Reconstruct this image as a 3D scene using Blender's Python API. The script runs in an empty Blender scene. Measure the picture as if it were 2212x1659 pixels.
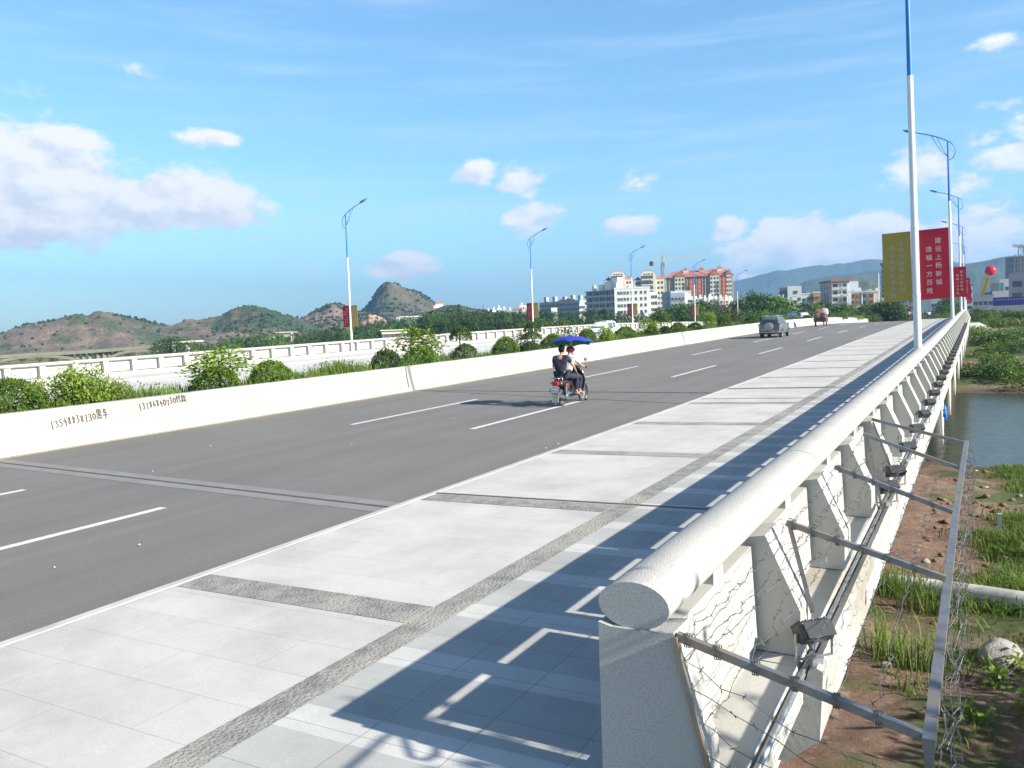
import bpy, bmesh, math, random
import numpy as np
from mathutils import Vector, Matrix
C = bpy.context.scene
COL = C.collection
RAD = math.radians
random.seed(7)

# ---------------------------------------------------------------- camera
H = 2.5723
YAW, PITCH, ROLL = 29.9243, -3.7102, -2.1495
_a, _p, _r = RAD(YAW), RAD(PITCH), RAD(ROLL)
FWD = np.array([-math.sin(_a)*math.cos(_p), math.cos(_a)*math.cos(_p), math.sin(_p)])
_R = np.array([math.cos(_a), math.sin(_a), 0.0])
_U = np.cross(_R, FWD)
CR = math.cos(_r)*_R + math.sin(_r)*_U
CU = -math.sin(_r)*_R + math.cos(_r)*_U
EYE = np.array([0, 0, H])
cd = bpy.data.cameras.new('camera')
cd.lens = 28.80; cd.sensor_width = 36; cd.clip_start = 0.05; cd.clip_end = 12000
cam = bpy.data.objects.new('camera', cd); COL.objects.link(cam)
cam.matrix_world = Matrix(((CR[0], CU[0], -FWD[0], 0), (CR[1], CU[1], -FWD[1], 0), (CR[2], CU[2], -FWD[2], H), (0, 0, 0, 1)))
C.camera = cam

def ray(px, py):                       # survey helper: sight line through a point of the 2212 px wide survey sheet
    return FWD + (px/2.16-512)/819.2163*CR - (py/2.16-384)/819.2163*CU
def at(px, py, dist):                  # the point that far away (horizontal distance)
    d = ray(px, py); return EYE + d*dist/math.hypot(d[0], d[1])
def atx(px, py, x):                    # the point in the vertical plane X = x
    d = ray(px, py); return EYE + d*(x/d[0])

# ---------------------------------------------------------------- light and exposure
SUN_EL, SUN_H = RAD(29.2), (1.0, -0.03)
C.view_settings.view_transform = 'Standard'; C.view_settings.look = 'None'
C.view_settings.exposure = 1.17; C.view_settings.gamma = 1.0
ld = bpy.data.lights.new('sun', 'SUN'); ld.energy = 5.0; ld.angle = RAD(0.55); ld.color = (1.0, 0.925, 0.79)
sun = bpy.data.objects.new('sun', ld); COL.objects.link(sun)
_s = Vector((SUN_H[0]*math.cos(SUN_EL), SUN_H[1]*math.cos(SUN_EL), math.sin(SUN_EL))).normalized()
sun.rotation_euler = _s.to_track_quat('Z', 'Y').to_euler(); sun.location = (60, -10, 60)

W = bpy.data.worlds.new('World'); C.world = W; W.use_nodes = True
nt = W.node_tree; N = nt.nodes; L = nt.links; N.clear()
def wn(t, **k):
    n = N.new(t)
    for a, b in k.items(): setattr(n, a, b)
    return n
def wm(op, a, b=None, c=None):
    n = wn('ShaderNodeMath', operation=op)
    for i, v in enumerate((a, b, c)):
        if v is None: continue
        if isinstance(v, (int, float)): n.inputs[i].default_value = v
        else: L.new(v, n.inputs[i])
    return n.outputs[0]
sky = wn('ShaderNodeTexSky', sky_type='NISHITA', sun_disc=False)
sky.sun_elevation = SUN_EL; sky.sun_rotation = math.atan2(_s.x, _s.y)
sky.air_density = 1.0; sky.dust_density = 0.6; sky.ozone_density = 1.6
geo = wn('ShaderNodeTexCoord')
sep = wn('ShaderNodeSeparateXYZ'); L.new(geo.outputs['Generated'], sep.inputs[0])
az = wm('ARCTAN2', wm('MULTIPLY', sep.outputs[0], -1.0), sep.outputs[1])      # radians left of +Y
el = wm('ARCSINE', sep.outputs[2])
# small and large scale turbulence in az/el space
cmb = wn('ShaderNodeCombineXYZ'); L.new(az, cmb.inputs[0]); L.new(wm('MULTIPLY', el, 1.7), cmb.inputs[1])
n1 = wn('ShaderNodeTexNoise'); n1.inputs['Scale'].default_value = 13; n1.inputs['Detail'].default_value = 7; n1.inputs['Roughness'].default_value = 0.6
L.new(cmb.outputs[0], n1.inputs['Vector'])
n2 = wn('ShaderNodeTexNoise'); n2.inputs['Scale'].default_value = 5; n2.inputs['Detail'].default_value = 3
L.new(cmb.outputs[0], n2.inputs['Vector'])
turb = wm('SUBTRACT', n1.outputs[0], 0.5)
turb2 = wm('SUBTRACT', n2.outputs[0], 0.5)
def azel(px, py):
    d = ray(px, py); d = d/np.linalg.norm(d); return math.atan2(-d[0], d[1]), math.asin(d[2])
CL = [  # survey px centre, half width, half height, strength (cumulus banks of that afternoon sky)
 (60,395,180,115,1.2), (190,440,230,60,1.2), (370,440,190,58,1.15), (500,455,80,35,.8), (120,310,110,50,.85), (60,490,220,70,.6), (250,500,220,50,.55),
 (455,297,70,25,.75), (270,155,50,22,.4), (1030,375,60,32,.8), (1120,395,60,38,.9), (1150,470,78,38,.7), (1005,460,25,12,.5),
 (875,573,78,30,.85), (1370,400,95,34,.4), (1360,490,75,28,.75), (1575,492,48,30,.85), (1720,512,80,44,1.35), (1800,548,150,42,1.3), (1640,548,80,34,1.25), (1870,505,70,40,1.3),
 (1620,552,70,24,.8), (1900,520,110,44,1.0), (1990,360,62,56,.8), (2120,395,120,48,.45), (2190,345,75,32,.8), (2170,95,70,22,.7),
 (2130,500,120,60,.8), (2180,270,110,50,.45), (2020,560,160,45,.75), (1640,600,60,14,.6), (1700,560,190,40,.35), (1850,478,40,18,.4), (660,590,60,16,.25), (560,510,90,16,.3), (2160,520,90,70,.6)]
acc = None; gv = None; gs = None
for (px, py, hw, hh, st) in CL:
    a0, e0 = azel(px, py); wa = hw/1770*0.95; we = hh/1770*0.95
    u = wm('MULTIPLY', wm('SUBTRACT', az, a0), 1/wa); v = wm('MULTIPLY', wm('SUBTRACT', el, e0), 1/we)
    r2 = wm('ADD', wm('MULTIPLY', u, u), wm('MULTIPLY', v, v))
    g = wm('MULTIPLY', wm('EXPONENT', wm('MULTIPLY', r2, -0.9)), st)
    acc = g if acc is None else wm('MAXIMUM', acc, g)
    q_ = wm('MULTIPLY', g, v); gv = q_ if gv is None else wm('ADD', gv, q_); gs = g if gs is None else wm('ADD', gs, g)
n1b = wn('ShaderNodeTexNoise'); n1b.inputs['Scale'].default_value = 34; n1b.inputs['Detail'].default_value = 6; n1b.inputs['Roughness'].default_value = 0.6; L.new(cmb.outputs[0], n1b.inputs['Vector'])
dens = wm('ADD', wm('ADD', acc, wm('MULTIPLY', turb, 1.5)), wm('MULTIPLY', wm('SUBTRACT', n1b.outputs[0], .5), .75))
dens = wm('ADD', dens, wm('MULTIPLY', turb2, 0.35))
mr = wn('ShaderNodeMapRange', interpolation_type='SMOOTHSTEP'); L.new(dens, mr.inputs[0])
mr.inputs[1].default_value = 0.27; mr.inputs[2].default_value = 0.64
mask = wm('MULTIPLY', mr.outputs[0], wm('MINIMUM', wm('MULTIPLY', acc, 3.0), 1.0))
# thin cirrus, stretched streaks
mp = wn('ShaderNodeMapping'); mp.inputs['Rotation'].default_value = (0, 0, RAD(-14)); mp.inputs['Scale'].default_value = (1.3, 8.0, 1)
L.new(cmb.outputs[0], mp.inputs[0])
n3 = wn('ShaderNodeTexNoise'); n3.inputs['Scale'].default_value = 2.6; n3.inputs['Detail'].default_value = 6; n3.inputs['Roughness'].default_value = 0.55
L.new(mp.outputs[0], n3.inputs['Vector'])
mr2 = wn('ShaderNodeMapRange', interpolation_type='SMOOTHSTEP'); L.new(n3.outputs[0], mr2.inputs[0])
mr2.inputs[1].default_value = 0.42; mr2.inputs[2].default_value = 0.85; mr2.inputs[4].default_value = 0.42
# sky base: nishita, tinted
mixs = wn('ShaderNodeMix', data_type='RGBA', blend_type='MULTIPLY'); mixs.inputs[0].default_value = 1.0
L.new(sky.outputs[0], mixs.inputs[6])
cr = wn('ShaderNodeValToRGB'); L.new(wm('DIVIDE', el, RAD(60)), cr.inputs[0]); els = cr.color_ramp.elements
for i, (p_, c_) in enumerate(((0.0, (.68, .90, 1.06)), (.13, (1.06, 1.40, 1.44)), (.36, (1.12, 1.52, 1.66)), (.50, (.74, .84, .96)), (.9, (.50, .52, .63)))):
    e_ = els[i] if i < 2 else els.new(p_)
    e_.position = p_; e_.color = (c_[0]/2, c_[1]/2, c_[2]/2, 1)
dbl = wn('ShaderNodeMix', data_type='RGBA', blend_type='MULTIPLY'); dbl.inputs[0].default_value = 1; L.new(cr.outputs[0], dbl.inputs[6]); dbl.inputs[7].default_value = (2, 2, 2, 1)
L.new(dbl.outputs[2], mixs.inputs[7])
cir = wn('ShaderNodeMix', data_type='RGBA'); L.new(mr2.outputs[0], cir.inputs[0]); L.new(mixs.outputs[2], cir.inputs[6]); cir.inputs[7].default_value = (5.2, 6.6, 8.2, 1)
shade = wn('ShaderNodeMapRange'); mpo = wn('ShaderNodeVectorMath', operation='ADD'); L.new(cmb.outputs[0], mpo.inputs[0]); mpo.inputs[1].default_value = (-.014, .020, 0)
n1c = wn('ShaderNodeTexNoise'); n1c.inputs['Scale'].default_value = 13; n1c.inputs['Detail'].default_value = 7; n1c.inputs['Roughness'].default_value = 0.6; L.new(mpo.outputs[0], n1c.inputs['Vector'])
emb = wm('MULTIPLY', wm('SUBTRACT', n1.outputs[0], n1c.outputs[0]), 3.6)
vv_ = wm('DIVIDE', gv, wm('MAXIMUM', gs, .05))
L.new(wm('ADD', emb, wm('MULTIPLY', vv_, .45)), shade.inputs[0])
shade.inputs[1].default_value = -0.5; shade.inputs[2].default_value = 0.28
cc = wn('ShaderNodeMix', data_type='RGBA'); L.new(shade.outputs[0], cc.inputs[0]); cc.inputs[6].default_value = (5.4, 5.95, 6.7, 1); cc.inputs[7].default_value = (7.6, 7.6, 7.8, 1)
fin = wn('ShaderNodeMix', data_type='RGBA'); L.new(mask, fin.inputs[0]); L.new(cir.outputs[2], fin.inputs[6]); L.new(cc.outputs[2], fin.inputs[7])
bg = wn('ShaderNodeBackground'); L.new(fin.outputs[2], bg.inputs[0]); bg.inputs[1].default_value = 0.067
wo = wn('ShaderNodeOutputWorld'); L.new(bg.outputs[0], wo.inputs[0])

# ---------------------------------------------------------------- materials
MATS = {}
def pm(name, col, col2=None, scale=4.0, rough=0.7, bump=0.0, bscale=None, metal=0.0, detail=4, lo=.35, hi=.65, col3=None, s3=None, spec=None, trans=0.0):
    if name in MATS: return MATS[name]
    m = bpy.data.materials.new(name); m.use_nodes = True; t = m.node_tree; n = t.nodes; l = t.links
    b = n['Principled BSDF']; b.inputs['Roughness'].default_value = rough; b.inputs['Metallic'].default_value = metal
    if spec is not None: b.inputs['Specular IOR Level'].default_value = spec
    if trans: b.inputs['Transmission Weight'].default_value = trans
    tc = n.new('ShaderNodeTexCoord')
    if col2 is None: col2 = tuple(c*.86 for c in col)
    ns = n.new('ShaderNodeTexNoise'); ns.inputs['Scale'].default_value = scale; ns.inputs['Detail'].default_value = detail
    l.new(tc.outputs['Object'], ns.inputs['Vector'])
    r = n.new('ShaderNodeMapRange'); l.new(ns.outputs[0], r.inputs[0]); r.inputs[1].default_value = lo; r.inputs[2].default_value = hi
    mx = n.new('ShaderNodeMix'); mx.data_type = 'RGBA'; l.new(r.outputs[0], mx.inputs[0])
    mx.inputs[6].default_value = (*col, 1); mx.inputs[7].default_value = (*col2, 1); out = mx.outputs[2]
    if col3 is not None:
        n4 = n.new('ShaderNodeTexNoise'); n4.inputs['Scale'].default_value = s3 or scale*.2; n4.inputs['Detail'].default_value = 5
        l.new(tc.outputs['Object'], n4.inputs['Vector'])
        r4 = n.new('ShaderNodeMapRange'); l.new(n4.outputs[0], r4.inputs[0]); r4.inputs[1].default_value = .48; r4.inputs[2].default_value = .62
        m4 = n.new('ShaderNodeMix'); m4.data_type = 'RGBA'; l.new(r4.outputs[0], m4.inputs[0]); l.new(out, m4.inputs[6]); m4.inputs[7].default_value = (*col3, 1); out = m4.outputs[2]
    l.new(out, b.inputs['Base Color'])
    if bump:
        nb = n.new('ShaderNodeTexNoise'); nb.inputs['Scale'].default_value = bscale or scale*8; nb.inputs['Detail'].default_value = 4
        l.new(tc.outputs['Object'], nb.inputs['Vector'])
        bp = n.new('ShaderNodeBump'); bp.inputs['Strength'].default_value = bump; bp.inputs['Distance'].default_value = 0.02
        l.new(nb.outputs[0], bp.inputs['Height']); l.new(bp.outputs[0], b.inputs['Normal'])
    MATS[name] = m; return m

def foliage(name, col, col2, rough=.55):
    m = pm(name, col, col2, scale=1.3, rough=rough, detail=6, spec=.25)
    t = m.node_tree; n = t.nodes; l = t.links; b = n['Principled BSDF']
    src = b.inputs['Base Color'].links[0].from_socket
    oi = n.new('ShaderNodeObjectInfo'); hs = n.new('ShaderNodeHueSaturation')
    mv = n.new('ShaderNodeMapRange'); l.new(oi.outputs['Random'], mv.inputs[0]); mv.inputs[3].default_value = .78; mv.inputs[4].default_value = 1.25
    l.new(mv.outputs[0], hs.inputs['Value']); l.new(src, hs.inputs['Color']); l.new(hs.outputs[0], b.inputs['Base Color'])
    tr = n.new('ShaderNodeBsdfTranslucent'); l.new(hs.outputs[0], tr.inputs[0])
    mx = n.new('ShaderNodeMixShader'); mx.inputs[0].default_value = .3
    l.new(b.outputs[0], mx.inputs[1]); l.new(tr.outputs[0], mx.inputs[2]); l.new(mx.outputs[0], n['Material Output'].inputs[0])
    return m

# ---------------------------------------------------------------- mesh helpers
class MB:
    def __init__(s): s.v = []; s.f = []; s.mi = []
    def add(s, vs, fs, mi=0):
        o = len(s.v); s.v += [tuple(map(float, q)) for q in vs]; s.f += [tuple(o+i for i in f) for f in fs]; s.mi += [mi]*len(fs); return s
    def box(s, c, d, mi=0, M=None, bev=0):
        x, y, z = d[0]/2, d[1]/2, d[2]/2
        if bev:
            b = min(bev, x*.9, y*.9, z*.9); vs = []
            for sx in (-1, 1):
                for sy in (-1, 1):
                    for sz in (-1, 1):
                        vs += [(sx*x, sy*(y-b), sz*(z-b)), (sx*(x-b), sy*y, sz*(z-b)), (sx*(x-b), sy*(y-b), sz*z)]
            bm = bmesh.new()
            for q in vs: bm.verts.new(q)
            bmesh.ops.convex_hull(bm, input=bm.verts); bm.verts.index_update()
            vv = [v.co.copy() for v in bm.verts]; ff = [[v.index for v in f.verts] for f in bm.faces]; bm.free()
        else:
            vv = [Vector((a*x, b_*y, c_*z)) for a in (-1, 1) for b_ in (-1, 1) for c_ in (-1, 1)]
            ff = [(0, 1, 3, 2), (4, 6, 7, 5), (0, 4, 5, 1), (2, 3, 7, 6), (0, 2, 6, 4), (1, 5, 7, 3)]
        if M is not None: vv = [M @ v for v in vv]
        return s.add([(v[0]+c[0], v[1]+c[1], v[2]+c[2]) for v in vv], ff, mi)
    def tube(s, pts, rad, n=8, mi=0, cap=True, sq=(1, 1)):
        pts = [Vector(p) for p in pts]; k = len(pts)
        if isinstance(rad, (int, float)): rad = [rad]*k
        vs = []; up = None
        for i, p in enumerate(pts):
            t = (pts[min(i+1, k-1)]-pts[max(i-1, 0)]).normalized()
            if up is None: up = Vector((0, 0, 1)) if abs(t.z) < .9 else Vector((1, 0, 0))
            a = t.cross(up)
            if a.length < 1e-6: a = t.orthogonal()
            a.normalize(); b = a.cross(t).normalized(); up = b
            for j in range(n):
                th = 2*math.pi*j/n + (math.pi/n if n == 4 else 0)
                vs.append(p + a*math.cos(th)*rad[i]*sq[0] + b*math.sin(th)*rad[i]*sq[1])
        fs = []
        for i in range(k-1):
            for j in range(n):
                j2 = (j+1) % n; fs.append((i*n+j, i*n+j2, (i+1)*n+j2, (i+1)*n+j))
        if cap: fs.append(tuple(range(n-1, -1, -1))); fs.append(tuple((k-1)*n+j for j in range(n)))
        return s.add(vs, fs, mi)
    def ell(s, c, r, n=12, m=8, mi=0, M=None, fn=None):
        vs = []
        for i in range(m+1):
            ph = math.pi*i/m
            for j in range(n):
                th = 2*math.pi*j/n; v = Vector((math.sin(ph)*math.cos(th)*r[0], math.sin(ph)*math.sin(th)*r[1], math.cos(ph)*r[2]))
                if fn: v = fn(v)
                if M is not None: v = M @ v
                vs.append(v+Vector(c))
        fs = []
        for i in range(m):
            for j in range(n):
                j2 = (j+1) % n; fs.append((i*n+j, (i+1)*n+j, (i+1)*n+j2, i*n+j2))
        return s.add(vs, fs, mi)
    def prism(s, poly, y0, y1, mi=0):           # XZ polygon swept along Y
        k = len(poly); vs = [(x, y0, z) for x, z in poly]+[(x, y1, z) for x, z in poly]
        fs = [tuple(range(k)), tuple(range(2*k-1, k-1, -1))]
        for i in range(k): j = (i+1) % k; fs.append((i, i+k, j+k, j))
        return s.add(vs, fs, mi)
    def quad(s, a, b, c, d, mi=0): return s.add([a, b, c, d], [(0, 1, 2, 3)], mi)
    def mesh(s, name, mats, smooth=False):
        me = bpy.data.meshes.new(name); me.from_pydata(s.v, [], s.f)
        for m in (mats if isinstance(mats, (list, tuple)) else [mats]): me.materials.append(m)
        if any(s.mi): me.polygons.foreach_set('material_index', s.mi)
        bm = bmesh.new(); bm.from_mesh(me); bmesh.ops.remove_doubles(bm, verts=bm.verts, dist=1e-6) if smooth and len(s.v) < 60000 else None
        if len(s.v) < 60000 and not getattr(s, 'open', False): bmesh.ops.recalc_face_normals(bm, faces=bm.faces)
        bm.to_mesh(me); bm.free()
        if smooth:
            me.polygons.foreach_set('use_smooth', [True]*len(me.polygons))
            if smooth != 1:
                me.set_sharp_from_angle(angle=RAD(smooth))
        return me
    def build(s, name, mats, parent=None, smooth=False, loc=None, **kw):
        return link(name, s.mesh(name, mats, smooth), parent, loc, **kw)
def link(name, me, parent=None, loc=None, rot=None, **kw):
    o = bpy.data.objects.new(name, me); COL.objects.link(o)
    if parent is not None: o.parent = parent
    if loc is not None: o.location = tuple(map(float, loc))
    if rot is not None: o.rotation_euler = rot
    return tag(o, **kw)
def tag(o, label=None, cat=None, group=None, kind=None):
    if label: o['label'] = label
    if cat: o['category'] = cat
    if group: o['group'] = group
    if kind: o['kind'] = kind
    return o
def thing(name, loc, label, cat, group=None, rz=0.0):
    o = bpy.data.objects.new(name, None); COL.objects.link(o); o.location = tuple(map(float, loc)); o.rotation_euler = (0, 0, rz)
    o.empty_display_size = .3
    return tag(o, label, cat, group)
def copy_tree(o, parent=None, loc=None, rz=None, label=None, scale=None):
    c = o.copy(); COL.objects.link(c)
    if parent is not None: c.parent = parent
    if loc is not None: c.location = tuple(map(float, loc))
    if rz is not None: c.rotation_euler = (0, 0, rz)
    if scale is not None: c.scale = scale if isinstance(scale, tuple) else (scale,)*3
    if label: c['label'] = label
    for ch in list(o.children): copy_tree(ch, c)
    return c

# ---------------------------------------------------------------- the bridge line
def bx(Y): return -0.3311e-4*Y*Y
def deck(Y):
    if Y > 220: return 0.644
    if Y > 127: return 1.855-.00014*(Y-127)**2
    if Y < -20: return deck(-20)
    return 0.0112*Y+1.6684e-4*Y*Y-1.1058e-6*Y**3
def ondeck(px, py, h=0.0):
    d = ray(px, py); t = 1.0
    while t < 400:
        P = EYE+d*t
        if P[2] < deck(P[1])+h: return P
        t += .02 if t < 60 else .1
    return P
def sweep(poly, y0, y1, step=2.0, closed=True, mi=0, mb=None, bend=True):
    mb = mb or MB(); n = max(1, int(math.ceil((y1-y0)/step))); k = len(poly); vs = []
    for i in range(n+1):
        Y = y0+(y1-y0)*i/n; b = bx(Y) if bend else 0
        vs += [(x+b, Y, z+deck(Y)) for x, z in poly]
    fs = []
    for i in range(n):
        for j in range(k if closed else k-1):
            j2 = (j+1) % k; fs.append((i*k+j, (i+1)*k+j, (i+1)*k+j2, i*k+j2))
    if closed: fs.append(tuple(range(k))); fs.append(tuple(n*k+j for j in range(k-1, -1, -1)))
    else: mb.open = True
    return mb.add(vs, fs, mi)
from mathutils import noise as NZ
def fbm(x, y, z=0.0, o=5, H_=0.5):
    a, s, f = 1.0, 0.0, 1.0
    for _ in range(o): s += a*NZ.noise(Vector((x*f, y*f, z))); a *= H_; f *= 2.03
    return s
def sst(a, b, x):
    t = min(1, max(0, (x-a)/(b-a))); return t*t*(3-2*t)
# ---------------------------------------------------------------- materials of the setting
def node_asphalt():
    m = pm('asphalt', (.163, .159, .155), (.145, .142, .138), scale=.35, rough=.9, detail=6, bump=.35, bscale=90)
    t = m.node_tree; n = t.nodes; l = t.links; b = n['Principled BSDF']; src = b.inputs['Base Color'].links[0].from_socket
    tc = n.new('ShaderNodeTexCoord'); mp = n.new('ShaderNodeMapping'); l.new(tc.outputs['Object'], mp.inputs[0])
    mp.inputs['Scale'].default_value = (1.6, .03, 1); ns = n.new('ShaderNodeTexNoise'); ns.inputs['Scale'].default_value = 1.4; ns.inputs['Detail'].default_value = 5
    l.new(mp.outputs[0], ns.inputs['Vector'])
    r = n.new('ShaderNodeMapRange'); l.new(ns.outputs[0], r.inputs[0]); r.inputs[1].default_value = .3; r.inputs[2].default_value = .7; r.inputs[3].default_value = .91; r.inputs[4].default_value = 1.07
    n5 = n.new('ShaderNodeTexNoise'); n5.inputs['Scale'].default_value = 70; n5.inputs['Detail'].default_value = 2; l.new(tc.outputs['Object'], n5.inputs['Vector'])
    r5 = n.new('ShaderNodeMapRange'); l.new(n5.outputs[0], r5.inputs[0]); r5.inputs[1].default_value = .3; r5.inputs[2].default_value = .7; r5.inputs[3].default_value = .82; r5.inputs[4].default_value = 1.18
    mu = n.new('ShaderNodeMath'); mu.operation = 'MULTIPLY'; l.new(r.outputs[0], mu.inputs[0]); l.new(r5.outputs[0], mu.inputs[1])
    hs = n.new('ShaderNodeHueSaturation'); l.new(src, hs.inputs['Color']); l.new(mu.outputs[0], hs.inputs['Value']); l.new(hs.outputs[0], b.inputs['Base Color'])
    return m
def node_paving():
    m = bpy.data.materials.new('granite paving'); m.use_nodes = True; t = m.node_tree; n = t.nodes; l = t.links; b = n['Principled BSDF']; b.inputs['Roughness'].default_value = .75
    tc = n.new('ShaderNodeTexCoord'); sp = n.new('ShaderNodeSeparateXYZ'); l.new(tc.outputs['Object'], sp.inputs[0])
    def brick(w, h, c1, c2, cm, off):
        br = n.new('ShaderNodeTexBrick'); l.new(mpn.outputs[0], br.inputs['Vector']); br.inputs['Scale'].default_value = 1
        br.inputs['Brick Width'].default_value = w; br.inputs['Row Height'].default_value = h; br.inputs['Mortar Size'].default_value = .0035; br.inputs['Mortar Smooth'].default_value = .3
        br.inputs['Color1'].default_value = (*c1, 1); br.inputs['Color2'].default_value = (*c2, 1); br.inputs['Mortar'].default_value = (*cm, 1); br.offset = off; br.inputs['Bias'].default_value = 0
        return br.outputs['Color']
    mpn = n.new('ShaderNodeMapping'); mpn.inputs['Location'].default_value = (.04, .47, 0); l.new(tc.outputs['Object'], mpn.inputs[0])
    c1 = brick(1.5, .5, (.530, .515, .496), (.492, .482, .466), (.34, .335, .325), .5)
    c2 = brick(.62, .5, (.42, .425, .415), (.385, .39, .382), (.24, .24, .235), 0.0)
    c3 = brick(.62, 1.0, (.54, .54, .525), (.52, .52, .51), (.26, .26, .255), 0.0)
    fr = n.new('ShaderNodeMath'); fr.operation = 'FRACT'; ad = n.new('ShaderNodeMath'); ad.operation = 'ADD'; ad.inputs[1].default_value = .57; l.new(sp.outputs[1], ad.inputs[0]); l.new(ad.outputs[0], fr.inputs[0])
    lt = n.new('ShaderNodeMath'); lt.operation = 'LESS_THAN'; lt.inputs[1].default_value = .3; l.new(fr.outputs[0], lt.inputs[0])
    m1 = n.new('ShaderNodeMix'); m1.data_type = 'RGBA'; l.new(lt.outputs[0], m1.inputs[0]); l.new(c2, m1.inputs[6]); l.new(c3, m1.inputs[7])
    gt = n.new('ShaderNodeMath'); gt.operation = 'GREATER_THAN'; gt.inputs[1].default_value = -3.85; l.new(sp.outputs[0], gt.inputs[0])
    m2 = n.new('ShaderNodeMix'); m2.data_type = 'RGBA'; l.new(gt.outputs[0], m2.inputs[0]); l.new(c1, m2.inputs[6]); l.new(m1.outputs[2], m2.inputs[7])
    a = n.new('ShaderNodeTexNoise'); a.inputs['Scale'].default_value = 120; a.inputs['Detail'].default_value = 2; l.new(tc.outputs['Object'], a.inputs['Vector'])
    ar = n.new('ShaderNodeMapRange'); l.new(a.outputs[0], ar.inputs[0]); ar.inputs[1].default_value = .3; ar.inputs[2].default_value = .7; ar.inputs[3].default_value = .88; ar.inputs[4].default_value = 1.1
    d = n.new('ShaderNodeTexNoise'); d.inputs['Scale'].default_value = 1.1; d.inputs['Detail'].default_value = 8; d.inputs['Roughness'].default_value = .65; l.new(tc.outputs['Object'], d.inputs['Vector'])
    dr = n.new('ShaderNodeMapRange'); l.new(d.outputs[0], dr.inputs[0]); dr.inputs[1].default_value = .25; dr.inputs[2].default_value = .6; dr.inputs[3].default_value = .76; dr.inputs[4].default_value = 1.03
    mu = n.new('ShaderNodeMath'); mu.operation = 'MULTIPLY'; l.new(ar.outputs[0], mu.inputs[0]); l.new(dr.outputs[0], mu.inputs[1])
    hs = n.new('ShaderNodeHueSaturation'); l.new(m2.outputs[2], hs.inputs['Color']); l.new(mu.outputs[0], hs.inputs['Value']); l.new(hs.outputs[0], b.inputs['Base Color'])
    bp = n.new('ShaderNodeBump'); bp.inputs['Strength'].default_value = .15; bp.inputs['Distance'].default_value = .005; l.new(a.outputs[0], bp.inputs['Height']); l.new(bp.outputs[0], b.inputs['Normal'])
    return m
ASPH = node_asphalt(); PAVE = node_paving()
ROUGH = pm('rough split stone', (.19, .19, .186), (.30, .298, .285), scale=6, rough=.95, bump=1.0, bscale=38, detail=8, col3=(.33, .32, .29), s3=1.7)
PAINT = pm('worn road paint', (.62, .62, .60), (.45, .45, .44), scale=9, rough=.7, detail=8, lo=.5, hi=.75)
YEL = pm('yellow road paint', (.55, .43, .16), (.42, .35, .20), scale=5, rough=.8, detail=6)
KERB = pm('kerb granite', (.50, .49, .46), (.40, .395, .37), scale=2, rough=.8)
GRAN = pm('pale granite', (.45, .445, .43), (.37, .365, .35), scale=90, rough=.75, bump=.12, bscale=160, detail=3, lo=.25, hi=.75, col3=(.385, .37, .335), s3=1.5)
GRAN2 = pm('flamed granite', (.47, .465, .455), (.35, .345, .335), scale=85, rough=.85, bump=.45, bscale=140, detail=3, col3=(.44, .43, .41), s3=1.2)
WHC = pm('white concrete', (.46, .455, .435), (.38, .375, .35), scale=1.4, rough=.8, bump=.15, bscale=30, detail=7, col3=(.32, .30, .26), s3=.9)
BARR = pm('barrier concrete', (.385, .39, .382), (.335, .338, .328), scale=.8, rough=.85, bump=.2, bscale=18, detail=8, col3=(.29, .29, .275), s3=.9)
CONC = pm('pale concrete', (.52, .52, .50), (.44, .44, .43), scale=.6, rough=.85, detail=7)
DARK = pm('dark joint', (.06, .06, .06), (.09, .085, .08), scale=8, rough=.9)
RUST = pm('rusty steel', (.22, .13, .09), (.13, .10, .08), scale=9, rough=.8)

# ---------------------------------------------------------------- ground
def river_mid(x): return 59.5 - .2*x if x < 0 else 59.5+.02*x
def ground(x, y):
    d = y-river_mid(x)
    if d < 0:
        e = -d-18.3
        z = -4.05 + (.055*e if e > 0 else .12*e)
        z = max(-6.5, min(z, -2.45))
        if x < -60: z = min(z, -3.4)
    else:
        e = d-17.5; azr = math.atan2(-x, y)
        cap = .6-4.4*sst(RAD(26), RAD(44), azr)
        z = -4.05+(.12*e if e < 0 else .10*min(e, 46)*1.0)
        z = max(-6.5, min(z, max(cap, -3.7)))
        if e > 0: z += .35*fbm(x*.09, y*.09)*sst(0, 12, e)
    if -6 < x < 14 and 4 < y < 43:
        w = sst(43, 38, y)
        z += w*(.22*fbm(x*.45, y*.45, 3)+.05*fbm(x*2.3, y*2.3, 8))
    return z
def axis(*segs):
    a = []
    for lo, hi, st in segs: a += list(np.arange(lo, hi, st))
    return a+[segs[-1][1]]
gx = axis((-3900, -1600, 230), (-1600, -400, 100), (-400, -60, 25), (-60, -8, 5), (-8, -2, .5), (-2, 6, .2), (6, 16, 1), (16, 60, 5), (60, 300, 30), (300, 3900, 300))
gy = axis((-400, -20, 40), (-20, 6, 3), (6, 42, .25), (42, 80, 2), (80, 160, 2.5), (160, 400, 15), (400, 1500, 100), (1500, 5300, 380))
g = MB(); g.open = True
g.v = [(float(x), float(y), ground(x, y)) for y in gy for x in gx]; nx = len(gx)
g.f = [(j*nx+i, j*nx+i+1, (j+1)*nx+i+1, (j+1)*nx+i) for j in range(len(gy)-1) for i in range(nx-1)]; g.mi = [0]*len(g.f)
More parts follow.
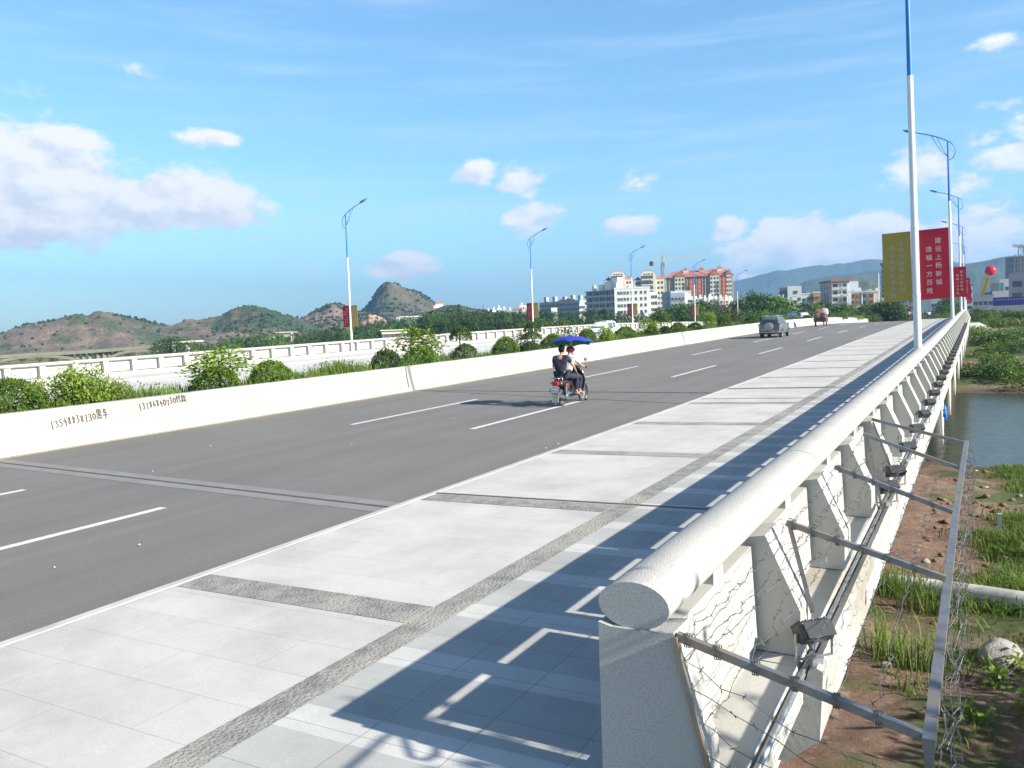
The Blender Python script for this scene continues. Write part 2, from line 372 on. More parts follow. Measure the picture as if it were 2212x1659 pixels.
def node_ground():
    m = bpy.data.materials.new('earth and grass'); m.use_nodes = True; t = m.node_tree; n = t.nodes; l = t.links; b = n['Principled BSDF']; b.inputs['Roughness'].default_value = .95
    tc = n.new('ShaderNodeTexCoord')
    def nz(s, d=6, r=.6):
        a = n.new('ShaderNodeTexNoise'); a.inputs['Scale'].default_value = s; a.inputs['Detail'].default_value = d; a.inputs['Roughness'].default_value = r; l.new(tc.outputs['Object'], a.inputs['Vector']); return a.outputs[0]
    def rg(x, a, c, o0=0, o1=1):
        r = n.new('ShaderNodeMapRange'); l.new(x, r.inputs[0]); r.inputs[1].default_value = a; r.inputs[2].default_value = c; r.inputs[3].default_value = o0; r.inputs[4].default_value = o1; return r.outputs[0]
    def mix(f, a, c):
        x = n.new('ShaderNodeMix'); x.data_type = 'RGBA'; l.new(f, x.inputs[0])
        for i, q in ((6, a), (7, c)):
            if isinstance(q, tuple): x.inputs[i].default_value = (*q, 1)
            else: l.new(q, x.inputs[i])
        return x.outputs[2]
    soil = mix(rg(nz(2.2, 8, .7), .35, .65), (.17, .10, .07), (.31, .20, .15))
    soil = mix(rg(nz(7, 4), .56, .7), soil, (.38, .31, .25))
    soil = mix(rg(nz(.25, 3), .5, .62), soil, (.26, .215, .16))
    gr = mix(rg(nz(1.2, 8, .7), .35, .65), (.055, .085, .022), (.12, .15, .045))
    sp = n.new('ShaderNodeSeparateXYZ'); l.new(tc.outputs['Object'], sp.inputs[0])
    far = rg(sp.outputs[1], 70, 90)
    ng = rg(nz(.22, 4), .50, .56)
    mx = n.new('ShaderNodeMath'); mx.operation = 'MAXIMUM'
    l.new(far, mx.inputs[0]); l.new(ng, mx.inputs[1])
    c = mix(mx.outputs[0], soil, gr)
    far2 = rg(nz(.05, 4), .52, .6); mu = n.new('ShaderNodeMath'); mu.operation = 'MULTIPLY'; l.new(far2, mu.inputs[0]); l.new(far, mu.inputs[1])
    c = mix(mu.outputs[0], c, (.26, .17, .11))
    hi = rg(sp.outputs[2], -3.7, -3.95); c = mix(hi, c, (.10, .07, .045))
    # brown dirt field on the terrace to the right
    fx = rg(sp.outputs[0], 2.5, 4.5); fy = rg(sp.outputs[1], 150, 158); m2 = n.new('ShaderNodeMath'); m2.operation = 'MULTIPLY'; l.new(fx, m2.inputs[0]); l.new(fy, m2.inputs[1])
    c = mix(m2.outputs[0], c, (.36, .20, .14))
    l.new(c, b.inputs['Base Color'])
    bp = n.new('ShaderNodeBump'); bp.inputs['Strength'].default_value = 1; bp.inputs['Distance'].default_value = .12; l.new(nz(9, 9, .8), bp.inputs['Height']); l.new(bp.outputs[0], b.inputs['Normal'])
    return m
g.build('ground', node_ground(), smooth=1, kind='structure')
wm_ = bpy.data.materials.new('river water'); wm_.use_nodes = True
_t = wm_.node_tree; _b = _t.nodes['Principled BSDF']; _b.inputs['Base Color'].default_value = (.035, .045, .03, 1); _b.inputs['Roughness'].default_value = .16; _b.inputs['Specular IOR Level'].default_value = .3; _b.inputs['IOR'].default_value = 1.33
_tc = _t.nodes.new('ShaderNodeTexCoord'); _mp = _t.nodes.new('ShaderNodeMapping'); _mp.inputs['Scale'].default_value = (.5, 1.6, 1); _n = _t.nodes.new('ShaderNodeTexNoise'); _n.inputs['Scale'].default_value = 1.6; _n.inputs['Detail'].default_value = 6
_t.links.new(_tc.outputs['Object'], _mp.inputs[0]); _t.links.new(_mp.outputs[0], _n.inputs['Vector']); _bp = _t.nodes.new('ShaderNodeBump'); _bp.inputs['Strength'].default_value = .5; _bp.inputs['Distance'].default_value = .08
_t.links.new(_n.outputs[0], _bp.inputs['Height']); _t.links.new(_bp.outputs[0], _b.inputs['Normal'])
w_ = MB(); w_.quad((-420, 20, -4.0), (200, 20, -4.0), (200, 160, -4.0), (-420, 160, -4.0)); w_.build('river', wm_, kind='structure')

# ---------------------------------------------------------------- hills: ridges with the outlines of the real ones, each with depth
SCR = []
def ridge(name, mat, pts, dist, width, base, nu=240, nw=26, rough=.08, seed=0, front=1.0, tilt=0.0, smooth=1):
    xs = [p[0] for p in pts]; ys = [p[1] for p in pts]; mb = MB(); mb.open = True
    for i in range(nu+1):
        px = xs[0]+(xs[-1]-xs[0])*i/nu; py = float(np.interp(px, xs, ys)); dd = dist*(1+tilt*(i/nu-.5))
        P = at(px, py, dd); hh = P[2]-base; r = np.array([P[0], P[1]])/math.hypot(P[0], P[1])
        for k in range(-nw, nw+1):
            w = k/nw; s = w*width*(front if w < 0 else 1)
            x = P[0]+r[0]*s; y = P[1]+r[1]*s
            sh = math.cos(w*math.pi/2)**1.15 if abs(w) < 1 else 0
            q = abs(w)*(1-abs(w))*4
            gul = fbm(x/width*2.4, y/width*2.4, seed, 6, .55)
            z = base-2+(hh+2)*max(0, sh*(1+rough*4*gul*q)) + hh*rough*.18*fbm(x/width*9, y/width*9, seed+5, 4)*(1-abs(w))
            mb.v.append((x, y, z))
    SCR.append((mb.v[:], dist, nu, nw, base))
    m = 2*nw+1
    mb.f = [(i*m+j, (i+1)*m+j, (i+1)*m+j+1, i*m+j+1) for i in range(nu) for j in range(m-1)]; mb.mi = [0]*len(mb.f)
    return mb.build(name, mat, smooth=smooth, kind='structure')
def hillmat(name, a, b_, c, sc, lo=.44, hi=.56, sc2=None):
    m = pm(name, a, b_, scale=sc, rough=.95, detail=9, lo=lo, hi=hi, col3=c, s3=sc2 or sc*2.7, bump=1.0, bscale=sc*14)
    for q in m.node_tree.nodes:
        if q.type == 'BUMP': q.inputs['Distance'].default_value = 4
        if q.type == 'TEX_NOISE': q.inputs['Roughness'].default_value = .68
    return m
HB = hillmat('bare rocky hillside', (.23, .17, .13), (.05, .085, .03), (.14, .11, .08), .022, .44, .56, .06)
HG = hillmat('scrub hillside', (.04, .075, .025), (.14, .10, .07), (.06, .085, .03), .024, .48, .58, .06)
HC = hillmat('cone hillside', (.14, .105, .07), (.055, .075, .03), (.11, .085, .06), .018, .42, .56, .05)
HM = hillmat('forested mountain', (.035, .06, .025), (.06, .08, .035), (.05, .06, .03), .004)
ridge('hill', HB, [(-320, 740), (-120, 735), (0, 724), (20, 717), (61, 702), (135, 697), (175, 695), (192, 701), (206, 694), (236, 687), (262, 689), (290, 689), (320, 694), (354, 702), (374, 703), (415, 693), (465, 689), (499, 680), (560, 690), (640, 720), (700, 745)], 950, 260, -5, seed=1, rough=.13)
ridge('hill', HG, [(430, 745), (455, 715), (470, 692), (499, 674), (526, 669), (573, 675), (617, 687), (640, 694), (700, 712), (760, 740)], 900, 170, -5, nu=140, seed=4, rough=.12)
ridge('hill', HB, [(560, 745), (610, 712), (637, 698), (657, 685.5), (694, 664), (718, 655), (737, 659), (768, 674.5), (786, 673.6), (830, 690), (900, 715)], 1010, 190, -5, nu=140, seed=8, rough=.10)
ridge('hill', HC, [(720, 720), (760, 690), (785, 671), (802, 651.5), (814, 631.6), (826, 621), (835.5, 617), (851, 618), (866, 625.5), (881.5, 636), (903, 641), (924, 650), (933, 656), (960, 672), (1000, 690), (1060, 712)], 1300, 240, -5, nu=200, seed=12, rough=.10)
ridge('hill', HG, [(760, 735), (830, 712), (880, 697), (920, 677), (944, 667), (967, 662), (989, 662), (1019, 668), (1050, 673), (1084, 674.5), (1130, 680), (1180, 690), (1240, 705)], 620, 120, -4, nu=160, seed=16, rough=.07)
ridge('mountain', HM, [(1380, 690), (1470, 640), (1530, 622), (1584, 607.6), (1614, 604), (1650, 598), (1687, 592), (1715, 588), (1740, 583), (1779, 577), (1850, 570), (1930, 560), (2000, 556), (2100, 575), (2260, 640)], 4200, 900, 0, nu=160, nw=12, seed=20, rough=.05)
ridge('mountain', HM, [(1560, 690), (1640, 655), (1690, 630), (1724, 617), (1739, 607.6), (1761, 602), (1788, 598), (1825, 593), (1853, 592), (1880, 587.5), (1902, 583.8), (1980, 578), (2061, 571), (2092, 568.5), (2131, 563), (2171, 556.8), (2212, 553), (2300, 545), (2420, 560)], 2300, 560, 0, nu=220, nw=16, seed=24, rough=.06)
ridge('hill', HM, [(1780, 665), (1810, 632), (1834, 617), (1853, 611), (1877, 607.6), (1902, 615), (1930, 628), (1980, 650)], 1300, 180, 0, nu=80, nw=12, seed=30, rough=.08)
# sandy cut at the foot of the cone, and the brown knolls
CUT = pm('bare sandy cutting', (.42, .27, .20), (.30, .20, .15), scale=.05, rough=.95, detail=7)
ridge('hill', CUT, [(770, 700), (781, 688), (797, 679), (810, 681), (828, 686), (836, 694), (846, 702)], 760, 60, -4, nu=60, nw=12, seed=34, rough=.05)

# ---------------------------------------------------------------- roads and pavements on the bridge
Y0, Y1 = -14, 330
sweep([(-19.4, 0), (-6.9, 0)], Y0, Y1, closed=False).build('road', ASPH, kind='structure')
pz = lambda x: .15+.016*(x+6.96)
sweep([(-6.84, pz(-6.84)), (-1.40, pz(-1.40))], Y0, Y1, closed=False).build('pavement', PAVE, kind='structure')
sweep([(-6.96, -.1), (-6.96, .148), (-6.945, .156), (-6.84, .158), (-6.84, -.1)], Y0, Y1).build('kerb', KERB, kind='structure')
sweep([(-4.02, pz(-4.02)+.004), (-3.74, pz(-3.74)+.004)], Y0, Y1, closed=False).build('pavement_strip', ROUGH, kind='structure')
b = MB(); b.open = True
for k in range(-4, 60):
    y = 5.13+4.0*k; sweep([(-6.80, pz(-6.80)+.004), (-4.03, pz(-4.03)+.004)], y, y+.4, mb=b, closed=False)
b.build('pavement_band', ROUGH, kind='structure')
b = MB()
for k in range(-1, 9):
    y = 1.67+14.97*k; sweep([(-10.83, .004), (-10.67, .004)], max(y, Y0), y+6.3, mb=b, closed=False)
    y = 1.78+14.97*k; sweep([(-14.71, .004), (-14.55, .004)], max(y, Y0), y+6.3, mb=b, closed=False)
b.open = True; b.build('lane_marking', PAINT, kind='structure')
sweep([(-19.19, .004), (-19.06, .004)], Y0, Y1, closed=False).build('edge_line', YEL, kind='structure')
# expansion joints: rubber strip between pale concrete bands
b = MB(); b.open = True
def joint(yl, yr, x0, x1, hw, mi, h, z=0.0, zr=0.0):
    n = 12
    for i in range(n):
        xa = x0+(x1-x0)*i/n; xb = x0+(x1-x0)*(i+1)/n; ya = yl+(yr-yl)*(xa-x0)/(x1-x0); yb = yl+(yr-yl)*(xb-x0)/(x1-x0)
        f = lambda x, y: (x, y, deck(y)+h+(pz(x) if zr else 0))
        b.quad(f(xa, ya-hw), f(xb, yb-hw), f(xb, yb+hw), f(xa, ya+hw), mi)
CB = pm('joint concrete', (.22, .22, .222), (.19, .19, .19), scale=2, rough=.9, detail=6)
joint(9.80, 9.12, -19.1, -6.97, .30, 0, .004); joint(9.80, 9.12, -19.1, -6.97, .035, 1, .008)
joint(25.9, 22.4, -19.1, -6.97, .045, 1, .004); joint(55.5, 52, -19.1, -6.97, .05, 1, .004)
joint(9.58, 9.60, -6.83, -1.6, .022, 2, .010, zr=1); joint(22.4, 22.4, -6.83, -1.6, .03, 1, .010, zr=1)
b.build('expansion_joint', [CB, DARK, RUST], kind='structure')
# the other carriageway
sweep([(-48.6, .12), (-44.2, .10)], 0, Y1, closed=False).build('pavement', CONC, kind='structure')
sweep([(-44.2, -.1), (-44.2, .10), (-44.0, .10), (-44.0, -.1)], 0, Y1).build('kerb', KERB, kind='structure')
sweep([(-44.0, 0), (-24.2, 0)], 0, Y1, closed=False).build('road', pm('pale roadway concrete', (.55, .55, .53), (.47, .47, .455), scale=.3, rough=.9, detail=7), kind='structure')
sweep([(-24.1, .55), (-19.9, .60)], Y0, 300, closed=False).build('planting_soil', pm('planting soil', (.09, .07, .04), (.06, .08, .03), scale=3, rough=1), kind='structure')

# ---------------------------------------------------------------- bridge body under the roads
br = thing('road_bridge', (0, 0, 0), 'long pale concrete road bridge deck on white piers crossing the river', 'bridge')
sweep([(-48.9, -.25), (-48.9, -1.3), (-1.7, -1.3), (-1.7, -.3)], 3.3, 230, 4).build('deck_slab', WHC, br)
Q = MB()
sweep([(-1.60, .10), (-1.60, .32), (-1.03, .32), (-1.01, .24), (-.965, .24), (-.95, .30), (-.90, .33), (-.86, .31), (-.885, -.14), (-1.1, -.32), (-1.7, -.32)], 5.25, 230, mb=Q)
Q.build('ledge', WHC, br)
Q = MB()
sweep([(-1.60, .10), (-1.60, .32), (-1.03, .32), (-1.01, .24), (-.985, .24), (-.98, .10), (-1.15, -.15), (-1.7, -.32)], 3.66, 5.247, mb=Q)
Q.build('ledge', WHC, br)
STL = pm('galvanised steel', (.42, .44, .46), (.32, .335, .36), scale=12, rough=.45, metal=.75, detail=6)
Q = MB(); Q.tube([(-.985+bx(y), y, deck(y)+.275) for y in np.arange(3.7, 60, 1.0)], .022, 8); Q.build('conduit', STL, br, smooth=1)
Q = MB()
for k in range(220):
    y = 7.6+k*.11; Q.box((-.862+bx(y), y, deck(y)+.07), (.02, .05, .09))
sweep([(-.868, .0), (-.868, .15), (-.862, .15), (-.862, .0)], 7.5, 32, .5, mb=Q)
Q.build('light_strip', pm('white plastic strip', (.75, .75, .76), (.6, .6, .63), scale=10, rough=.4), br)
pv = MB(); pv.tube([(0, 0, 0), (0, 0, -1.15)], .05, 10); pv.tube([(-.1, 0, -.15), (.0, 0, -.15)], .03, 6); pm_ = pv.mesh('drain_pipe', pm('white drain pipe', (.75, .75, .74), scale=3, rough=.5), 1)
for y in (24.9, 31.2, 37.6, 44.5, 52, 59.5, 67, 75, 83, 92): link('drain_pipe', pm_, br, (-.93+bx(y), y, deck(y)-.14))
pc = MB(); pc.tube([(0, 0, 0), (0, 0, -6)], .55, 20); pcm = pc.mesh('pier', WHC, 40)
for y in (48, 72, 99):
    for x in (-3.2, -8.5, -14): link('pier', pcm, br, (x, y, deck(y)-1.3))
Q = MB()
Q.box((-24, 8.4, -2.3), (44, 2, 2.6)); Q.build('abutment', WHC, br)
# stone slope protection at the far abutment
cm = MB(); ctr = (-5.5, 128.0); n = 40
for i in range(n+1):
    th = -math.pi*.62+math.pi*.9*i/n
    for k in range(9):
        r = 2.2+k*1.25; cm.v.append((ctr[0]+r*math.cos(th)*.95+3, ctr[1]+r*math.sin(th), 1.35-k*.62+.05*fbm(i*.5, k*.9)))
cm.f = [(i*9+k, (i+1)*9+k, (i+1)*9+k+1, i*9+k+1) for i in range(n) for k in range(8)]; cm.mi = [0]*len(cm.f); cm.open = True
cm.build('slope_paving', pm('grey stone pitching', (.42, .42, .41), (.30, .30, .29), scale=1.2, rough=.95, detail=8, bump=1, bscale=6), kind='structure')

# ---------------------------------------------------------------- balustrades
def balustrade(name, X, sgn, ya, yb, pitch, label, phase):
    """sgn=+1: the outer face looks to +X"""
    t = thing(name, (0, 0, 0), label, 'balustrade')
    M = lambda poly: [(X+sgn*(x+1.45), z) for x, z in poly]
    a, b_, zc = .18, .115, 1.195
    el = [(-1.45+a*math.cos(2*math.pi*i/28), zc+b_*math.sin(2*math.pi*i/28)) for i in range(28)]
    cuts = [ya]; y = ya
    while y < yb: y = min(yb, y+(4.0 if y < 40 else 20)); cuts.append(y)
    for i, (u, v) in enumerate(zip(cuts[:-1], cuts[1:])):
        sweep(M(el), u+(.008 if i else 0), v-.008, 1.0).build('handrail', GRAN2 if sgn > 0 and i == 0 else GRAN, t, smooth=40)
    sweep(M([(-1.60, .08), (-1.60, .36), (-1.31, .36), (-1.31, .08)]), ya+.06, yb, 2.0).build('plinth', GRAN, t)
    post = MB(); ps = [(-1.625, .10), (-1.625, 1.10), (-1.56, 1.085), (-1.34, 1.085), (-1.235, 1.105), (-1.02, .62), (-1.02, .325), (-1.42, .325), (-1.42, .10)]
    ps = [(sgn*(x+1.45), z) for x, z in ps]; post.prism(ps, 0, .37)
    ins = [(-1.585, .14), (-1.585, 1.02), (-1.27, 1.02), (-1.07, .60), (-1.07, .36), (-1.40, .36)]
    pm2 = post.mesh('post', GRAN)
    pe = MB(); pe.prism([(sgn*(x+1.45), z) for x, z in [(-1.625, .10), (-1.625, 1.10), (-1.56, 1.085), (-1.34, 1.085), (-1.245, 1.10), (-1.105, .52), (-1.105, .325), (-1.42, .325), (-1.42, .10)]], 0, .22); pem = pe.mesh('post', GRAN2)
    pn = MB(); w = pitch-.37-.11
    pn.prism([(sgn*(x+1.45), z) for x, z in [(-1.385, .41), (-1.385, 1.04), (-1.315, 1.04), (-1.285, .41)]], 0, w); pn.box((sgn*.10, w/2, 1.08), (.06, .20, .10))
    pnm = pn.mesh('panel', GRAN)
    y = ya+phase-.37
    k = 0
    while y < yb-1 and k < 99:
        s_ = (deck(y+1)-deck(y))
        if k == 0: link('post', pem, t, (X+bx(y), ya-.02, deck(ya)))
        else: link('post', pm2, t, (X+bx(y), y, deck(y+.18)), (math.atan(s_), 0, 0))
        link('panel', pnm, t, (X+bx(y), y+.37+.055, deck(y+.42)), (math.atan(s_), 0, 0)); y += pitch; k += 1
    return t
rb = balustrade('balustrade', -1.45, 1, 3.60, 190, 1.97, 'near pale granite balustrade with thick oval handrail and slanted posts above the river', .21)
lb = balustrade('balustrade', -48.5, -1, 18.0, 190, 2.04, 'far white concrete balustrade with square panels along the other carriageway', .3)

# ---------------------------------------------------------------- median barrier with graffiti
mbx = thing('median_barrier', (0, 0, 0), 'long off white concrete median barrier with scribbled phone numbers and planting behind', 'barrier')
sweep([(-19.30, -.05), (-19.33, .10), (-19.36, .16), (-19.55, .93), (-19.58, .955), (-19.83, .955), (-19.86, .93), (-19.86, -.05)], Y0, 191.7).build('barrier_wall', BARR, mbx, smooth=30)
fpt = lambda Y, h, o=.004: (-19.36-.19*(h-.16)/.77+o+bx(Y), Y, deck(Y)+h)
for (y, dy, w) in ((19.7, .0, .012), (25.6, -.1, .03), (29.8, .1, .02), (57.5, .2, .03), (71.8, .2, .03), (100, .1, .03)):
    q = MB(); q.open = True; pts = [(y+dy*i/6*-1+random.uniform(-.015, .015), .14+.8*i/6) for i in range(7)]
    for (y1, h1), (y2, h2) in zip(pts[:-1], pts[1:]): q.quad(fpt(y1-w, h1), fpt(y1+w, h1), fpt(y2+w, h2), fpt(y2-w, h2))
    q.build('joint', DARK if w > .025 else pm('faint joint', (.33, .32, .30), scale=5), mbx)
ST = {'0': [[(.5, 1), (.15, .75), (.1, .3), (.45, 0), (.85, .3), (.85, .75), (.5, 1)]], '1': [[(.35, 1.05), (.4, -.2)]],
 '3': [[(.1, .95), (.5, 1), (.75, .8), (.4, .55), (.8, .35), (.55, .02), (.05, .05)]], '5': [[(.75, 1), (.25, .95), (.2, .6), (.6, .6), (.8, .3), (.4, 0), (.1, .1)]],
 '4': [[(.45, 1), (.1, .45), (.9, .45)], [(.62, .75), (.58, -.15)]], '8': [[(.75, .9), (.4, 1), (.2, .8), (.7, .4), (.65, .05), (.3, 0), (.2, .3), (.7, .7), (.75, .9)]],
 '7': [[(.05, .9), (.85, 1), (.6, .5), (.5, -.15)]], '6': [[(.7, 1), (.3, .6), (.2, .2), (.5, 0), (.8, .2), (.6, .45), (.25, .3)]], '9': [[(.8, .8), (.5, 1), (.2, .75), (.5, .5), (.8, .8), (.7, .3), (.6, -.1)]],
 'h': [[(.15, 1.1), (.15, .65), (.9, .65), (.9, 1.1), (.15, 1.1)], [(.52, 1.1), (.52, .3)], [(.2, .87), (.85, .87)], [(.2, .48), (.9, .48)], [(0, .28), (1.05, .28)], [(.1, .1), (0, -.1)], [(.35, .1), (.38, -.08)], [(.62, .1), (.68, -.08)], [(.88, .12), (1.05, -.1)]],
 'c': [[(.2, .95), (.9, .95)], [(.55, 1.15), (.25, .6), (.95, .6)], [(.05, .3), (1.05, .32)], [(.58, .8), (.55, -.2)]],
 'd': [[(.3, 1.1), (0, .6)], [(.18, .8), (.18, 0)], [(.35, .75), (1.0, .85)], [(.6, 1.15), (.75, .3), (1.05, 0), (1.1, .2)], [(.85, 1.1), (1, .98)]],
 'k': [[(.0, .95), (.55, .95)], [(.28, 1.15), (.28, .7)], [(.05, .72), (.5, .72)], [(0, .5), (.55, .5)], [(.28, .5), (.28, .05)], [(.12, .3), (.02, .1)], [(.42, .3), (.52, .12)], [(.75, 1.1), (.62, .7)], [(.68, .88), (1.1, .88), (1.0, .65)], [(.88, .7), (.62, .0)], [(.85, .45), (1.15, -.1)]]}
INK = pm('brown spray paint', (.07, .045, .035), (.10, .07, .05), scale=20, rough=.9)
def graffiti(txt, ya, yb, hl, hr, ch, rnd):
    r = random.Random(rnd); q = MB(); n = sum(1.5 if c in 'hcdk' else 1 for c in txt); u = (yb-ya)/n; y = ya
    for c in txt:
        wd = u*(1.5 if c in 'hcdk' else 1); base = hl+(hr-hl)*(y-ya)/(yb-ya)+r.uniform(-.02, .01); s = ch*(1.15 if c in 'hcdk' else r.uniform(.85, 1.08))
        for st in ST[c]:
            P = [(y+.06*wd+px*wd*.82+r.uniform(-.004, .004), base+py*s) for px, py in st]
            q.tube([fpt(a, h, .002) for a, h in P], .016, 4, cap=False)
        y += wd
    return q.build('lettering', INK, mbx, label='scribbled phone number in brown paint')
graffiti('13548838730hc', 11.47, 13.0, .50, .60, .17, 3)
graffiti('13786840730dk', 13.90, 15.42, .66, .74, .15, 5)
sweep([(-24.2, -.05), (-24.2, .62), (-24.45, .62), (-24.45, -.05)], Y0, 300).build('planter_edge', BARR, mbx)
# ---------------------------------------------------------------- street lamps
def txt_mesh(body, size, name, mat, cols=None):
    mb = MB(); mb.open = True
    for (ch, x, z, s) in body:
        cu = bpy.data.curves.new('c', 'FONT'); cu.body = ch; cu.size = s; cu.align_x = 'CENTER'; cu.align_y = 'CENTER'; cu.offset = s*.002
        o = bpy.data.objects.new('c', cu); COL.objects.link(o); dg = bpy.context.evaluated_depsgraph_get()
        me = bpy.data.meshes.new_from_object(o.evaluated_get(dg)); vs = [(x+v.co.x, 0, z+v.co.y) for v in me.vertices]
        mb.add(vs, [tuple(p.vertices) for p in me.polygons]); bpy.data.objects.remove(o); bpy.data.curves.remove(cu); bpy.data.meshes.remove(me)
    return mb.mesh(name, mat)
def column(s, x, z0, dz, size): return [(c, x, z0-i*dz, size) for i, c in enumerate(s)]
PWH = pm('white lamp paint', (.72, .73, .75), (.66, .67, .70), scale=2, rough=.35)
PBL = pm('blue lamp paint', (.02, .19, .62), (.025, .16, .52), scale=2, rough=.35)
REDB = pm('red banner vinyl', (.52, .008, .03), (.46, .008, .03), scale=3, rough=.55)
GOLDB = pm('ochre banner vinyl', (.42, .30, .05), (.37, .265, .05), scale=3, rough=.55)
CHW = pm('white banner lettering', (.75, .62, .66), scale=3, rough=.6); CHG = pm('pale grey banner lettering', (.50, .46, .36), scale=3, rough=.6)
def lamp_parts():
    h = 12.3; tr = 8.55
    a = MB(); a.tube([(0, 0, -1.2 if 0 else 0), (0, 0, 2.6), (0, 0, 4.5), (0, 0, tr)], [.105, .098, .092, .078], 16)
    a.tube([(0, 0, 2.58), (0, 0, 2.66)], .108, 16); a.tube([(0, 0, 4.44), (0, 0, 4.50)], .102, 16); a.tube([(0, 0, tr-.03), (0, 0, tr+.03)], .084, 16)
    lower = a.mesh('lower_pole', PWH, 40)
    a = MB(); a.tube([(0, 0, tr), (0, 0, h)], [.072, .045], 14); upper = a.mesh('upper_pole', PBL, 40)
    a = MB()
    arc = [(-.02, 0, h-1.15), (-.28, 0, h-1.05), (-.42, 0, h-.72), (-.38, 0, h-.35), (-.18, 0, h-.08), (.1, 0, h+.12), (.55, 0, h+.38), (1.1, 0, h+.62), (1.75, 0, h+.85)]
    a.tube(arc, [.022]*4+[.028, .032, .034, .034, .032], 8)
    for x in (.62, .95): a.tube([(.03, 0, h-.92), (x*.45, 0, h-.45), (x, 0, h+.42+(x-.62)*.45)], .016, 6)
    arm = a.mesh('arm', PBL, 1)
    a = MB(); Mh = Matrix.Rotation(RAD(-20), 3, 'Y')
    a.ell((2.12, 0, h+.98), (.46, .17, .11), 16, 10, M=Mh.to_4x4(), fn=lambda v: Vector((v.x, v.y*(1-.35*(v.x/.46)), v.z if v.z > 0 else v.z*.35)))
    head = a.mesh('lamp_head', PBL, 1)
    a = MB(); a.ell((2.15, 0, h+.945), (.32, .12, .05), 12, 6, M=Mh.to_4x4(), fn=lambda v: Vector((v.x, v.y, min(v.z, 0)))); lens = a.mesh('lamp_glass', pm('lamp glass', (.5, .52, .5), rough=.15), 1)
    return lower, upper, arm, head, lens
LOW, UPP, ARM, HEAD, LENS = lamp_parts()
BW, BH, BZ = .72, 1.86, 3.58
a = MB(); a.box((0, 0, 0), (BW, .016, BH)); a.box((0, 0, BH/2+.012), (BW, .03, .024)); a.box((0, 0, -BH/2-.012), (BW, .03, .024)); RB = a.mesh('banner', REDB)
a = MB(); a.box((0, 0, 0), (BW, .016, BH)); a.box((0, 0, BH/2+.012), (BW, .03, .024)); a.box((0, 0, -BH/2-.012), (BW, .03, .024)); GB = a.mesh('banner', GOLDB)
RT = txt_mesh(column('建设上杨新城', .10, .62, .225, .165)+column('造福一方百姓', -.13, .40, .225, .165), 1, 'lettering', CHW)
GT = txt_mesh(column('土地节约集约利用', .12, .64, .185, .15)+column('产业转型提速升级', -.12, .50, .185, .15), 1, 'lettering', CHG)
def lamp(X, Y, side, label, group, lean=0, banners=True):
    """side=-1: the arm reaches to -X (lamp on the right of the road)"""
    t = thing('street_lamp', (X+bx(Y), Y, deck(Y)+(.30 if side < 0 else .15)), label, 'street lamp', group)
    t.rotation_euler = (0, lean, 0)
    dz = -.15; f = math.pi if side < 0 else 0
    link('lower_pole', LOW, t, (0, 0, dz)); link('upper_pole', UPP, t, (0, 0, dz))
    link('arm', ARM, t, (0, 0, dz), (0, 0, f)); hd = link('lamp_head', HEAD, t, (0, 0, dz), (0, 0, f)); link('lamp_glass', LENS, hd)
    if banners:
        r = link('banner', RB, t, (side*-1*(.105+BW/2), 0, BZ-.3), label='red banner with white characters'); link('lettering', RT, r, (0, -.012, 0))
        r = link('banner', GB, t, (side*1*(.105+BW/2), 0, BZ-.3), label='ochre banner with pale characters'); link('lettering', GT, r, (0, -.012, 0))
    return t
R0, S = 25.35, 34.3
ordn = ['nearest', 'second nearest', 'third nearest', 'fourth nearest', 'fifth nearest', 'sixth']
for i in range(5):
    lamp(-1.50, R0+S*i, -1, ['tall nearest lamp pole on the near balustrade carrying the largest ochre and red banners',
        'street lamp with curled blue arm just behind the first big pole', 'third lamp along the near balustrade, half hidden behind the big red banner',
        'fourth lamp along the near balustrade, thin blue pole above the small red banners', 'farthest lamp of the near balustrade row at the crest'][i], 'street lamps along the near balustrade', lean=RAD(-1.3))
for i in range(6):
    lamp(-48.35, 56.0+34.3*i, 1, ['leftmost street lamp, at the far balustrade, in front of the hills', 'second lamp from the left at the far balustrade, by the dark green tree row',
        'lamp at the far balustrade in front of the white six storey block', 'lamp at the far balustrade in front of the red roofed construction site', 'lamp at the far balustrade right of the red roofed block, before the blue mountain',
        'small distant lamp with blue head rising from the trees'][i], 'street lamps along the far balustrade')
for (px, py, ph) in ((1862, 655, 30), (1830, 640, 40), (1898, 590, 70)):
    P = at(px, py+ph*.4, 260); q = MB(); hh = 9 if px < 1890 else 15
    q.tube([(0, 0, 0), (0, 0, hh)], [.16, .11], 8); q.tube([(0, 0, hh), (.4, 0, hh+.8), (1.6, 0, hh+1.1)], .09, 6); q.box((1.9, 0, hh+1.15), (1.2, .5, .25), bev=.08)
    q.build('lamp_post', PWH, None, smooth=40, loc=(P[0], P[1], .4), label={1862: 'short white lamp post among the trees right of the balconied tower', 1830: 'white lamp post in front of the balconied tower', 1898: 'tall pale high mast lamp beside the ochre banner'}[px], cat='lamp post', group='distant lamp posts')

